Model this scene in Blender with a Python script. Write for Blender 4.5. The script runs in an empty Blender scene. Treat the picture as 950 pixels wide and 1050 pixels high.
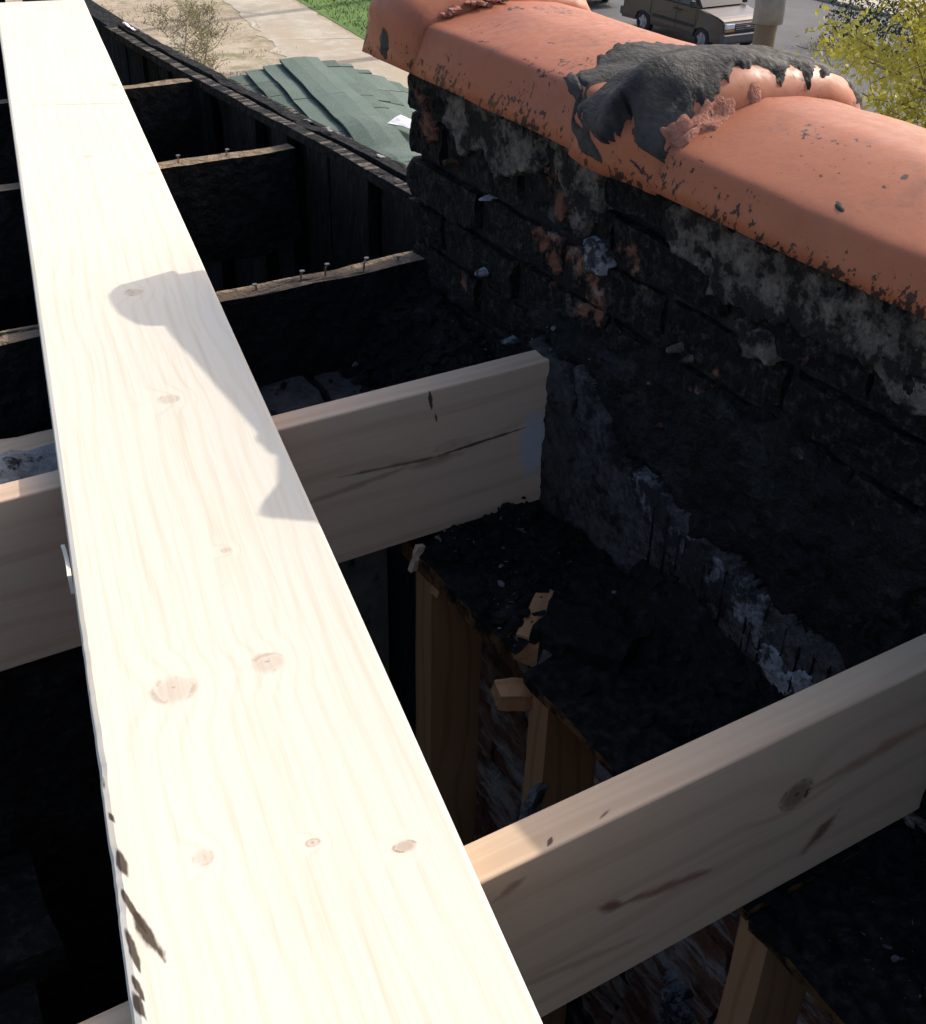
import bpy, bmesh, math, random
import numpy as np
from mathutils import Vector, Matrix

random.seed(7)
RNG = np.random.default_rng(7)
scene = bpy.context.scene
COL = scene.collection

# ------------------------------------------------------------------ camera, sky, sun, exposure
CAM_H = 0.688
PITCH, ROLL, HEAD = 0.5948, -0.026, 0.55
cam_data = bpy.data.cameras.new("camera")
cam = bpy.data.objects.new("camera", cam_data)
COL.objects.link(cam)
cam_data.sensor_fit = 'VERTICAL'
cam_data.sensor_height = 24.0
cam_data.lens = 24.0 * 1184.0 / 1050.0
cam_data.clip_start = 0.02
cam_data.clip_end = 2000.0
_f = Vector((math.sin(HEAD) * math.cos(PITCH), math.cos(HEAD) * math.cos(PITCH), -math.sin(PITCH)))
_d = Vector((-math.sin(HEAD) * math.sin(PITCH), -math.cos(HEAD) * math.sin(PITCH), -math.cos(PITCH)))
_r = Vector((math.cos(HEAD), -math.sin(HEAD), 0))
_c, _s = math.cos(ROLL), math.sin(ROLL)
_R, _D = _c * _r + _s * _d, -_s * _r + _c * _d
_m = Matrix(((_R.x, -_D.x, -_f.x), (_R.y, -_D.y, -_f.y), (_R.z, -_D.z, -_f.z))).to_4x4()
_m.translation = (0, 0, CAM_H)
cam.matrix_world = _m
scene.camera = cam

SUN_EL, SUN_AZ = math.radians(36.0), math.radians(9.0)      # azimuth measured from +X towards +Y
world = bpy.data.worlds.new("World")
scene.world = world
world.use_nodes = True
wn = world.node_tree
bg = wn.nodes["Background"]
sky = wn.nodes.new("ShaderNodeTexSky")
sky.sky_type = 'NISHITA'
sky.sun_disc = False
sky.sun_elevation = SUN_EL
sky.sun_rotation = math.pi / 2 - SUN_AZ
sky.air_density, sky.dust_density, sky.ozone_density = 0.8, 4.0, 0.6
wn.links.new(sky.outputs[0], bg.inputs[0])
bg.inputs[1].default_value = 0.145
sun_l = bpy.data.lights.new("sun", 'SUN')
sun_l.energy = 2.0
sun_l.angle = math.radians(0.55)
sun_l.color = (1.0, 0.94, 0.84)
sun = bpy.data.objects.new("sun", sun_l)
COL.objects.link(sun)
SUN_DIR = Vector((math.cos(SUN_EL) * math.cos(SUN_AZ), math.cos(SUN_EL) * math.sin(SUN_AZ), math.sin(SUN_EL)))
sun.rotation_euler = SUN_DIR.to_track_quat('Z', 'Y').to_euler()
sun.location = (5, 0, 6)
vs = scene.view_settings
vs.view_transform = 'Standard'
vs.look = 'None'
vs.gamma = 1.0
vs.use_curve_mapping = False
vs.exposure = 0.76
scene.cycles.use_adaptive_sampling = True
scene.cycles.adaptive_threshold = 0.03
scene.cycles.use_light_tree = False
scene.cycles.max_bounces = 5
scene.cycles.diffuse_bounces = 3
scene.cycles.glossy_bounces = 2
scene.cycles.transmission_bounces = 2

# ------------------------------------------------------------------ numpy noise
def _hash(i, j, k, s):
    M = 0xFFFFFFFF
    h = (i * 374761393 + j * 668265263 + k * 2246822519 + s * 3266489917 + 374761) & M
    h = ((h ^ (h >> 15)) * 2246822519) & M
    h = ((h ^ (h >> 13)) * 3266489917) & M
    h = ((h ^ (h >> 16)) * 668265263) & M
    return ((h ^ (h >> 15)) & 0xFFFF) / 32767.5 - 1.0

_ROT = np.array(Matrix.Rotation(0.9, 3, Vector((1, 2, 0.6)).normalized()) @ Matrix.Rotation(0.7, 3, Vector((-0.4, 0.3, 1)).normalized()))
def vnoise(P, scale=1.0, seed=0):
    P = (np.asarray(P, float) * scale) @ (_ROT if seed % 2 else _ROT.T) + 1000.0 + seed * 0.37
    I = np.floor(P).astype(np.int64)
    F = P - I
    F = F * F * (3 - 2 * F)
    o = 0
    for a in (0, 1):
        for b in (0, 1):
            for c in (0, 1):
                w = (F[..., 0] if a else 1 - F[..., 0]) * (F[..., 1] if b else 1 - F[..., 1]) * (F[..., 2] if c else 1 - F[..., 2])
                o = o + w * _hash(I[..., 0] + a, I[..., 1] + b, I[..., 2] + c, seed)
    return o

def fbm(P, scale=1.0, seed=0, oct=4):
    o, a = 0, 0.5
    for k in range(oct):
        o = o + a * vnoise(P, scale * 2 ** k, seed + 17 * k)
        a *= 0.5
    return o

# ------------------------------------------------------------------ node helpers
class G:
    def __init__(self, mat):
        mat.use_nodes = True
        self.t = mat.node_tree
        self.t.nodes.clear()
        self.out = self.n("ShaderNodeOutputMaterial")

    def n(self, typ, ins=None, **props):
        nd = self.t.nodes.new(typ)
        for k, v in props.items():
            setattr(nd, k, v)
        for k, v in (ins or {}).items():
            self.set(nd.inputs[k], v)
        return nd

    def set(self, sock, v):
        if isinstance(v, bpy.types.NodeSocket):
            self.t.links.new(v, sock)
        elif isinstance(v, bpy.types.Node):
            self.t.links.new(v.outputs[0], sock)
        else:
            if hasattr(sock.default_value, '__len__') and len(sock.default_value) == 4 and len(v) == 3:
                v = (*v, 1)
            sock.default_value = v

    def math(self, op, a, b=0.0, c=0.0, clamp=False):
        nd = self.n("ShaderNodeMath", {0: a, 1: b, 2: c}, operation=op)
        nd.use_clamp = clamp
        return nd.outputs[0]

    def vm(self, op, a, b=(0, 0, 0)):
        nd = self.n("ShaderNodeVectorMath", {0: a, 1: b}, operation=op)
        return nd.outputs[1] if op in ('LENGTH', 'DOT_PRODUCT', 'DISTANCE') else nd.outputs[0]

    def mix(self, fac, a, b, mode='MIX'):
        nd = self.n("ShaderNodeMix", data_type='RGBA', blend_type=mode)
        self.set(nd.inputs[0], fac)
        self.set(nd.inputs[6], a)
        self.set(nd.inputs[7], b)
        return nd.outputs[2]

    def ss(self, v, lo, hi, a=0.0, b=1.0):
        nd = self.n("ShaderNodeMapRange", {0: v, 1: lo, 2: hi, 3: a, 4: b}, interpolation_type='SMOOTHSTEP')
        return nd.outputs[0]

    def noise(self, vec, scale, detail=4.0, rough=0.55, dist=0.0):
        return self.n("ShaderNodeTexNoise", {"Vector": vec, "Scale": scale, "Detail": detail, "Roughness": rough, "Distortion": dist}).outputs[0]

    def obj(self):
        return self.n("ShaderNodeTexCoord").outputs["Object"]

    def pos(self):
        return self.n("ShaderNodeNewGeometry").outputs["Position"]

    def finish(self, color, rough=0.8, bump=None, strength=0.5, dist=0.01, **kw):
        b = self.n("ShaderNodeBsdfPrincipled", {"Base Color": color, "Roughness": rough})
        for k, v in kw.items():
            self.set(b.inputs[k.replace('_', ' ')], v)
        if bump is not None:
            self.set(b.inputs["Normal"], self.n("ShaderNodeBump", {"Height": bump, "Strength": strength, "Distance": dist}).outputs[0])
        self.t.links.new(b.outputs[0], self.out.inputs[0])
        return b

def new_mat(name):
    m = bpy.data.materials.new(name)
    return m, G(m)

def plain(name, col, rough=0.6, **kw):
    m, g = new_mat(name)
    p = g.obj()
    v = g.noise(p, 9.0, 3)
    g.finish(g.mix(g.ss(v, 0.3, 0.7), tuple(c * 0.88 for c in col), tuple(min(1, c * 1.1) for c in col)), rough, **kw)
    return m

def pine(name, light, dark, knots=(), streaks=(), line_dark=0.5, bands=34.0, smear=None, seed=0.0, ringcol=(0.36, 0.2, 0.1), wide=True):
    """new sawn pine: local X runs along the board. knots: (centre, radii xyz, strength)"""
    m, g = new_mat(name)
    p = g.obj()
    ps = g.vm('ADD', p, (seed, seed * 0.7, seed * 0.31))
    # slow wander of the grain along the length
    wander = g.noise(g.vm('MULTIPLY', ps, (1.6, 5.0, 5.0)), 1.0, 2)
    sep = g.n("ShaderNodeSeparateXYZ", {0: p})
    across = g.math('ADD', sep.outputs[1], g.math('MULTIPLY', sep.outputs[2], 0.8))
    ph = g.math('ADD', across, g.math('MULTIPLY', wander, 0.085))
    kn = None
    kgrit = g.noise(ps, 55.0, 3, 0.6)
    for (c, r, s) in knots:
        d = g.vm('LENGTH', g.vm('DIVIDE', g.vm('SUBTRACT', p, c), r))
        d = g.math('ADD', d, g.math('MULTIPLY', g.math('SUBTRACT', kgrit, 0.5), 0.9))
        near = g.ss(d, 0.7, 4.0, 1.0, 0.0)
        ph = g.math('ADD', ph, g.math('MULTIPLY', near, 0.018 * (1 if s > 0 else -1)))
        core = g.math('MULTIPLY', g.ss(d, 0.55, 1.25, 1.0, 0.0), abs(s))
        rim = g.math('MULTIPLY', g.ss(g.math('ABSOLUTE', g.math('SUBTRACT', d, 0.95)), 0.0, 0.35, 1.0, 0.0), abs(s) * 0.9)
        eye = g.math('MULTIPLY', g.ss(d, 0.15, 0.5, 1.0, 0.0), g.ss(kgrit, 0.45, 0.55))
        k = g.math('MAXIMUM', g.math('MULTIPLY', core, 0.5), g.math('MAXIMUM', g.math('MULTIPLY', rim, g.ss(kgrit, 0.42, 0.58)), g.math('MULTIPLY', eye, min(1.0, abs(s) * 1.3))))
        kn = k if kn is None else g.math('MAXIMUM', kn, k)
    band = g.math('SINE', g.math('MULTIPLY', ph, bands * 6.283))
    band = g.ss(band, 0.35, 1.0)
    fine = g.noise(g.vm('MULTIPLY', ps, (5.0, 190.0, 190.0)), 1.0, 3, 0.6)
    blotch = g.noise(g.vm('MULTIPLY', ps, (2.0, 9.0, 9.0)), 1.0, 3)
    f = g.math('ADD', g.math('MULTIPLY', band, line_dark), g.math('MULTIPLY', g.ss(fine, 0.45, 0.75), 0.30))
    f = g.math('MULTIPLY', f, g.ss(blotch, 0.2, 0.75, 0.45, 1.15), clamp=True)
    col = g.mix(f, light, dark)
    col = g.mix(g.ss(blotch, 0.55, 0.8, 0.0, 0.35), col, tuple(c * k for c, k in zip(light, (0.93, 0.85, 0.72))))
    if kn is not None:
        col = g.mix(kn, col, ringcol)
    grit = g.noise(g.vm('MULTIPLY', ps, (40, 90, 90)), 1.0, 3)
    for (a, b, wd, colr, st) in streaks:       # (start, end, half width, colour, strength): a ragged stain along a segment
        a, b = Vector(a), Vector(b)
        ab = b - a
        rel = g.vm('SUBTRACT', p, tuple(a))
        t = g.math('DIVIDE', g.vm('DOT_PRODUCT', rel, tuple(ab)), ab.length_squared, clamp=True)
        t.node.use_clamp = True
        q = g.n("ShaderNodeVectorMath", {0: tuple(ab)}, operation='SCALE')
        g.set(q.inputs[3], t)
        d = g.vm('LENGTH', g.vm('SUBTRACT', rel, q.outputs[0]))
        d = g.math('ADD', d, g.math('MULTIPLY', g.math('SUBTRACT', grit, 0.5), wd * 2.6))
        # narrower to the ends
        taper = g.math('MULTIPLY', g.math('SINE', g.math('MULTIPLY', t, math.pi)), wd)
        sf = 1.0 if st >= 0.9 else 2.6
        mk = g.ss(g.math('SUBTRACT', d, taper), -wd * 0.15 * sf * 2, wd * 0.45 * sf, st, 0.0)
        col = g.mix(mk, col, colr)
    if smear:
        c, r, colr = smear
        d = g.math('ADD', g.vm('LENGTH', g.vm('DIVIDE', g.vm('SUBTRACT', p, c), r)), g.math('MULTIPLY', g.math('SUBTRACT', grit, 0.5), 0.9))
        col = g.mix(g.ss(d, 0.7, 1.25, 0.75, 0.0), col, colr)
    g.finish(col, 0.62, fine, 0.10, 0.003, Specular_IOR_Level=0.3)
    return m

def char(name, black=(0.006, 0.0065, 0.007), ash=(0.055, 0.056, 0.058), amount=0.25, cell=38.0, top=None, topcol=(0.28, 0.21, 0.14), gloss=0.6, stretch=(1, 1, 1), crack=0.7):
    """burnt wood: alligator cracks, grey ash film, optionally bare wood left on the upward faces"""
    m, g = new_mat(name)
    p = g.vm('MULTIPLY', g.pos(), stretch)
    n1 = g.noise(p, 13.0, 5, 0.65)
    n2 = g.noise(p, 75.0, 4, 0.65)
    col = g.mix(g.ss(n1, 0.5 - amount * 0.2, 0.78), black, tuple(b * 0.82 + a * 0.18 for a, b in zip(ash, black)))
    col = g.mix(g.ss(g.math('MULTIPLY', n2, g.ss(n1, 0.4, 0.65)), 0.42, 0.56, 0.0, amount), col, ash)
    col = g.mix(g.ss(n2, 0.5, 0.72, 0.0, 0.55), col, (0.034, 0.034, 0.034))
    if top is not None:
        nz = g.n("ShaderNodeSeparateXYZ", {0: g.n("ShaderNodeNewGeometry").outputs["True Normal"]}).outputs[2]
        k = g.math('MULTIPLY', g.ss(nz, 0.6, 0.85), g.ss(g.noise(g.vm('MULTIPLY', g.pos(), (5, 30, 5)), 1.6, 5, 0.65), top, top + 0.1))
        grain = g.noise(g.vm('MULTIPLY', g.pos(), (10, 160, 60)), 1.0, 3)
        col = g.mix(k, col, g.mix(grain, tuple(c * 0.55 for c in topcol), topcol))
    h = n2
    if crack > 0:
        v = g.n("ShaderNodeTexVoronoi", {"Vector": p, "Scale": cell, "Randomness": 1.0}, feature='F1').outputs[0]
        h = g.math('ADD', g.math('MULTIPLY', v, crack), n2)
    g.finish(col, g.ss(n2, 0.3, 0.7, gloss, 0.95), h, 1.0, 0.014, Specular_IOR_Level=0.16)
    return m

# ------------------------------------------------------------------ mesh helpers
def link(o, parent=None):
    COL.objects.link(o)
    if parent is not None:
        o.parent = parent
    return o

def mesh(name, V, F, mat, parent=None, smooth=False, loc=None):
    me = bpy.data.meshes.new(name)
    me.from_pydata([tuple(map(float, v)) for v in V], [], [tuple(int(i) for i in f) for f in F])
    me.update()
    for m in (mat if isinstance(mat, (list, tuple)) else [mat]):
        me.materials.append(m)
    if smooth:
        me.shade_smooth()
    o = bpy.data.objects.new(name, me)
    if loc is not None:
        o.location = loc
    return link(o, parent)

def from_bm(name, bm, mat, parent=None, smooth=False):
    bmesh.ops.recalc_face_normals(bm, faces=bm.faces)
    me = bpy.data.meshes.new(name)
    bm.to_mesh(me)
    bm.free()
    for m in (mat if isinstance(mat, (list, tuple)) else [mat]):
        me.materials.append(m)
    if smooth:
        me.shade_smooth()
    return link(bpy.data.objects.new(name, me), parent)

def add_box(bm, lo, hi, bev=0.0, seg=1):
    r = bmesh.ops.create_cube(bm, size=1.0)
    lo, hi = Vector(lo), Vector(hi)
    for v in r['verts']:
        v.co = Vector((lo[i] + (v.co[i] + 0.5) * (hi[i] - lo[i]) for i in range(3)))
    if bev:
        es = list({e for v in r['verts'] for e in v.link_edges})
        bmesh.ops.bevel(bm, geom=es, offset=bev, segments=seg, affect='EDGES', profile=0.5)

def box(name, lo, hi, mat, parent=None, bev=0.002, seg=1):
    bm = bmesh.new()
    add_box(bm, lo, hi, bev, seg)
    return from_bm(name, bm, mat, parent)

def thing(name, label, cat, loc=(0, 0, 0), group=None, kind=None):
    o = bpy.data.objects.new(name, None)
    o.empty_display_size = 0.1
    o.location = loc
    tag(o, label, cat, group, kind)
    return link(o)

def tag(o, label=None, cat=None, group=None, kind=None):
    for k, v in (('label', label), ('category', cat), ('group', group), ('kind', kind)):
        if v:
            o[k] = v
    return o

def lattice(lo, hi, n):
    """surface points and quads of a subdivided box"""
    nx, ny, nz = n
    idx, V, F = {}, [], []
    def vid(i, j, k):
        if (i, j, k) not in idx:
            idx[(i, j, k)] = len(V)
            V.append((lo[0] + (hi[0] - lo[0]) * i / nx, lo[1] + (hi[1] - lo[1]) * j / ny, lo[2] + (hi[2] - lo[2]) * k / nz))
        return idx[(i, j, k)]
    for i in range(nx):
        for j in range(ny):
            F.append((vid(i, j, 0), vid(i, j + 1, 0), vid(i + 1, j + 1, 0), vid(i + 1, j, 0)))
            F.append((vid(i, j, nz), vid(i + 1, j, nz), vid(i + 1, j + 1, nz), vid(i, j + 1, nz)))
    for i in range(nx):
        for k in range(nz):
            F.append((vid(i, 0, k), vid(i + 1, 0, k), vid(i + 1, 0, k + 1), vid(i, 0, k + 1)))
            F.append((vid(i, ny, k), vid(i, ny, k + 1), vid(i + 1, ny, k + 1), vid(i + 1, ny, k)))
    for j in range(ny):
        for k in range(nz):
            F.append((vid(0, j, k), vid(0, j, k + 1), vid(0, j + 1, k + 1), vid(0, j + 1, k)))
            F.append((vid(nx, j, k), vid(nx, j + 1, k), vid(nx, j + 1, k + 1), vid(nx, j, k + 1)))
    return np.array(V), F

def disp(V, amp, scale, seed, oct=3):
    return V + amp * 2 * np.stack([fbm(V, scale, seed + 31 * a, oct) for a in range(3)], -1)

def rough_box(name, lo, hi, n, amp, scale, mat, parent=None, seed=0, smooth=False):
    V, F = lattice(lo, hi, n)
    return mesh(name, disp(V, amp, scale, seed), F, mat, parent, smooth)

def poly_sdf(P, poly):
    """signed distance, positive inside; P (...,2)"""
    P = np.asarray(P)
    d = np.full(P.shape[:-1], 1e9)
    ins = np.zeros(P.shape[:-1], bool)
    n = len(poly)
    for i in range(n):
        a, b = np.array(poly[i]), np.array(poly[(i + 1) % n])
        ab, ap = b - a, P - a
        t = np.clip((ap @ ab) / (ab @ ab), 0, 1)
        d = np.minimum(d, np.linalg.norm(ap - t[..., None] * ab, axis=-1))
        c = ((a[1] > P[..., 1]) != (b[1] > P[..., 1]))
        with np.errstate(divide='ignore', invalid='ignore'):
            x = (b[0] - a[0]) * (P[..., 1] - a[1]) / (b[1] - a[1] if b[1] != a[1] else 1e-9) + a[0]
        ins ^= c & (P[..., 0] < x)
    return np.where(ins, d, -d)

def sheet(name, S, Nrm, M, thick, mat, parent=None, edge=0.006, sink=0.012, smooth=True):
    """a crust lying on surface points S (nu,nv,3): only where mask M > 0, thinning to its ragged edge"""
    t = np.clip(M / edge, 0, 1)
    t = t * t * (3 - 2 * t)
    H = t * thick - (1 - t) * sink
    V = S + Nrm * H[..., None]
    nu, nv = M.shape
    keep = M > -edge * 0.6
    ids = -np.ones(nu * nv, int)
    F = []
    k = keep[:-1, :-1] & keep[1:, :-1] & keep[1:, 1:] & keep[:-1, 1:]
    q = np.argwhere(k)
    for i, j in q:
        F.append((i * nv + j, (i + 1) * nv + j, (i + 1) * nv + j + 1, i * nv + j + 1))
    F = np.array(F)
    used = np.unique(F)
    ids[used] = np.arange(len(used))
    return mesh(name, V.reshape(-1, 3)[used], ids[F], mat, parent, smooth)

WALL_X = 0.88
def wall_patch(name, poly, thick, mat, parent, rag=0.012, ragscale=45.0, cell=0.003, lump=0.003, seed=0, edge=0.006, base=0.0, lscale=50.0):
    """poly in (Y, Z) on the brick wall's face; the crust stands out towards -X"""
    ys, zs = [p[0] for p in poly], [p[1] for p in poly]
    Y, Z = np.meshgrid(np.arange(min(ys) - 0.02, max(ys) + 0.02, cell), np.arange(min(zs) - 0.02, max(zs) + 0.02, cell), indexing='ij')
    S = np.stack([np.full_like(Y, WALL_X - base), Y, Z], -1)
    M = poly_sdf(np.stack([Y, Z], -1), poly) + rag * 2 * fbm(S, ragscale, seed, 4)
    th = thick + lump * 2 * fbm(S, lscale, seed + 5, 4) + lump * 0.55 * np.abs(fbm(S, lscale * 4, seed + 6, 3))
    N = np.zeros_like(S)
    N[..., 0] = -1
    return sheet(name, S, N, M, th, mat, parent, edge, 0.03)

def tube(bm, pts, rad, sides=6):
    rings = []
    for i, p in enumerate(pts):
        p = Vector(p)
        a = Vector(pts[max(i - 1, 0)]); b = Vector(pts[min(i + 1, len(pts) - 1)])
        d = (b - a).normalized()
        u = d.orthogonal().normalized(); w = d.cross(u)
        r = rad[i] if hasattr(rad, '__len__') else rad
        rings.append([bm.verts.new(p + (u * math.cos(k * 2 * math.pi / sides) + w * math.sin(k * 2 * math.pi / sides)) * r) for k in range(sides)])
    for A, B in zip(rings, rings[1:]):
        # align ring B to A to avoid twist
        off = min(range(sides), key=lambda o: sum((A[k].co - B[(k + o) % sides].co).length for k in range(sides)))
        B[:] = B[off:] + B[:off]
        for k in range(sides):
            bm.faces.new((A[k], A[(k + 1) % sides], B[(k + 1) % sides], B[k]))
    bm.faces.new(rings[0][::-1]); bm.faces.new(rings[-1])

# ------------------------------------------------------------------ materials
PLW = 0.250                      # plank width
PA = 0.1887                      # plank's angle to the wall
P0 = Vector((0.049, 0.467, 0))   # a point of its left edge
PL = Vector((math.sin(PA), math.cos(PA), 0))
PWd = Vector((math.cos(PA), -math.sin(PA), 0))
def pk(x, y, z=0.0):             # world point -> plank's local (along, across from left edge)
    d = Vector((x, y, 0)) - P0
    return (d.dot(PL), PLW - d.dot(PWd), z)   # local Y runs from the right edge to the left
BARK = (0.055, 0.034, 0.018)
plank_knots = [(pk(0.258, 0.745), (0.0129, 0.0137, 0.03), 0.55), (pk(0.174, 0.752), (0.0163, 0.0187, 0.03), 0.55),
               (pk(0.340, 1.253), (0.0109, 0.0125, 0.03), 0.5), (pk(0.267, 0.506), (0.0051, 0.0088, 0.03), 1.0),
               (pk(0.134, 0.570), (0.0075, 0.0075, 0.03), 0.45), (pk(0.209, 0.543), (0.0037, 0.0056, 0.03), 0.6),
               (pk(0.287, 0.922), (0.0041, 0.0050, 0.03), 0.45), (pk(0.402, 1.589), (0.0122, 0.0125, 0.03), 0.6),
               (pk(0.60, 2.10), (0.0150, 0.0088, 0.03), 0.35), (pk(0.52, 2.25), (0.0102, 0.0088, 0.03), 0.4), (pk(0.72, 2.75), (0.0136, 0.0100, 0.03), 0.4)]
plank_streaks = [(pk(*q[:2]), pk(*q[2:4]), q[4], BARK, 0.95) for q in (
    (0.081, 0.609, 0.081, 0.580, 0.0030), (0.072, 0.590, 0.078, 0.528, 0.0018), (0.076, 0.548, 0.082, 0.500, 0.0038), (0.066, 0.545, 0.065, 0.500, 0.0022),
    (0.059, 0.505, 0.061, 0.478, 0.0020), (0.055, 0.495, 0.058, 0.463, 0.0024), (0.106, 0.765, 0.101, 0.735, 0.0012), (0.094, 0.700, 0.090, 0.668, 0.0020), (0.086, 0.650, 0.088, 0.632, 0.0018))]
plank_streaks += [(pk(0.500, 2.662), pk(0.72, 2.580), 0.0022, (0.42, 0.3, 0.18), 0.7)]
M_PLANK = pine("pine_plank", (0.765, 0.705, 0.585), (0.60, 0.485, 0.33), plank_knots, plank_streaks, 0.20, 47.0, seed=1.3, ringcol=(0.34, 0.19, 0.11))
CR = (0.05, 0.03, 0.02)
M_JA = pine("pine_joist_pinkish", (0.61, 0.445, 0.315), (0.44, 0.28, 0.185),
            [((0.708, 0.0, -0.094), (0.03, 0.02, 0.009), 0.35)],
            [((0.668, 0, 0.002), (0.672, 0, -0.030), 0.0022, CR, 0.95), ((0.677, 0, -0.035), (0.680, 0, -0.05), 0.0014, CR, 0.9),
             ((0.53, 0, -0.094), (0.70, 0, -0.108), 0.0022, (0.10, 0.05, 0.03), 0.8), ((0.66, 0, -0.106), (0.868, 0, -0.098), 0.0018, CR, 0.9),
             ((0.47, 0, -0.122), (0.64, 0, -0.108), 0.0035, (0.25, 0.13, 0.08), 0.55), ((0.64, 0, -0.112), (0.72, 0, -0.112), 0.006, (0.22, 0.12, 0.07), 0.5)],
            0.4, 26.0, smear=((0.842, 0, -0.13), (0.022, 0.02, 0.055), (0.42, 0.46, 0.50)), seed=4.1, ringcol=(0.13, 0.065, 0.04))
M_JB = pine("pine_joist_yellowish", (0.63, 0.46, 0.31), (0.45, 0.285, 0.18),
            [((0.666, 0, -0.094), (0.019, 0.03, 0.017), 1.3)],
            [((0.700, 0, -0.195), (0.738, 0, -0.160), 0.0075, (0.16, 0.055, 0.03), 0.85),
             ((0.44, 0, -0.112), (0.466, 0, -0.124), 0.005, (0.16, 0.055, 0.035), 0.85),
             ((0.47, 0, -0.124), (0.57, 0, -0.142), 0.005, (0.20, 0.075, 0.045), 0.75),
             ((0.33, 0, -0.03), (0.355, 0, -0.02), 0.005, (0.22, 0.10, 0.06), 0.6),
             ((0.69, 0, -0.095), (0.86, 0, -0.085), 0.006, (0.32, 0.13, 0.06), 0.6),
             ((0.32, 0, -0.16), (0.50, 0, -0.19), 0.004, (0.28, 0.15, 0.09), 0.45),
             ((0.38, 0.004, 0.0), (0.388, 0.010, 0.0), 0.0022, CR, 0.9), ((0.432, 0.006, 0.0), (0.445, 0.010, 0.0), 0.0012, CR, 0.8)],
            0.4, 24.0, seed=9.7, ringcol=(0.10, 0.05, 0.035))
M_STUD = pine("old_orange_pine", (0.38, 0.205, 0.10), (0.25, 0.12, 0.055), [((0.5, 0, 0), (0.03, 0.02, 0.02), 0.5)], (), 0.6, 40.0, seed=2.2)
M_CHAR = char("charred_wood")
M_CHARJ = char("burnt_joist", top=0.36, topcol=(0.30, 0.22, 0.145), amount=0.1)
M_CHARW = char("burnt_wall_boards", amount=0.06, stretch=(1, 1, 0.35), cell=30.0)
M_RIM = char("burnt_rim", top=0.50, topcol=(0.20, 0.16, 0.13), amount=0.3)

def soot_brick(name, soot, dust=None):
    m, g = new_mat(name)
    p = g.pos()
    n1 = g.noise(p, 6.0, 6, 0.62)
    n2 = g.noise(p, 38.0, 5, 0.6)
    n3 = g.noise(g.vm('ADD', p, (3.1, 7.7, 1.2)), 22.0, 5, 0.6)
    rnd = g.n("ShaderNodeObjectInfo").outputs["Random"]
    col = g.mix(rnd, (0.17, 0.062, 0.04), (0.26, 0.12, 0.075))
    col = g.mix(g.ss(n2, 0.4, 0.7, 0, 0.6), col, (0.12, 0.06, 0.045))
    col = g.mix(g.ss(n3, 0.56, 0.70, 0.0, 0.75), col, (0.30, 0.27, 0.24))
    black = g.mix(g.ss(g.noise(p, 85.0, 5, 0.7), 0.48, 0.74), (0.006, 0.0065, 0.0065), (0.046, 0.043, 0.039))
    k = g.math('ADD', n1, g.math('MULTIPLY', g.math('SUBTRACT', n2, 0.5), 0.55))
    col = g.mix(g.ss(k, soot - 0.05, soot + 0.05), black, col)
    ash = g.math('MULTIPLY', g.ss(n3, 0.60, 0.66), g.ss(n1, 0.48, 0.58))
    col = g.mix(g.math('MULTIPLY', ash, 0.45), col, (0.12, 0.12, 0.12))
    if dust:
        col = g.mix(g.ss(g.noise(g.vm('MULTIPLY', p, (1, 0.6, 2.2)), 11.0, 5, 0.65), 0.45, 0.62, 0.0, 0.7), col, dust)
    g.finish(col, g.ss(n2, 0.3, 0.7, 0.6, 0.95), g.math('ADD', n2, g.math('MULTIPLY', g.noise(p, 150.0, 3), 0.5)), 1.0, 0.014, Specular_IOR_Level=0.12)
    return m
M_BRICK = soot_brick("sooty_brick", 0.675)
M_BRICKLOW = soot_brick("dusty_brick", 0.20, (0.50, 0.46, 0.40))

def crumb(name, a, b, soot=0.5, scale=30.0, bump=0.7):
    m, g = new_mat(name)
    p = g.pos()
    n1 = g.noise(p, 19.0, 5, 0.7)
    n2 = g.noise(p, scale * 2, 5, 0.7)
    col = g.mix(g.ss(n2, 0.3, 0.7), a, b)
    col = g.mix(g.ss(g.math('ADD', n1, g.math('MULTIPLY', n2, 0.35)), soot + 0.175 - 0.07, soot + 0.175 + 0.06, 0.0, 0.93), col, (0.012, 0.012, 0.012))
    g.finish(col, 0.92, g.math('ADD', n2, g.math('MULTIPLY', n1, 0.7)), bump, 0.012, Specular_IOR_Level=0.12)
    return m
M_PLASTER = crumb("sooty_lime_mortar", (0.085, 0.073, 0.062), (0.23, 0.205, 0.175), 0.505, 40.0, 1.0)
M_PARGE = crumb("grey_parging", (0.032, 0.032, 0.033), (0.11, 0.108, 0.11), 0.58, 40.0, 1.0)
M_WHITE = crumb("white_lime", (0.20, 0.205, 0.23), (0.42, 0.43, 0.47), 0.50, 50.0)
M_LIME = crumb("smeared_lime", (0.08, 0.08, 0.088), (0.32, 0.325, 0.35), 0.50, 45.0, 0.8)
M_MORTAR = crumb("grey_mortar", (0.03, 0.03, 0.029), (0.065, 0.064, 0.062), 0.60)
M_CORE = crumb("sooty_mortar_joint", (0.10, 0.09, 0.08), (0.20, 0.18, 0.16), 0.44)
M_CORETOP = crumb("black_mortar_joint", (0.02, 0.019, 0.018), (0.05, 0.046, 0.042), 0.45)
M_PINK = crumb("pink_mortar", (0.33, 0.135, 0.09), (0.46, 0.22, 0.155), 0.72, 60.0)
M_REDDISH = crumb("sooty_brick_dust", (0.10, 0.042, 0.028), (0.20, 0.10, 0.07), 0.47, 40.0)
M_SLAB = crumb("sooty_slab", (0.035, 0.037, 0.042), (0.075, 0.077, 0.082), 0.72, 24.0, 0.4)
M_CONC = crumb("broken_concrete", (0.20, 0.20, 0.20), (0.36, 0.355, 0.35), 0.62, 24.0, 0.8)
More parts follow.
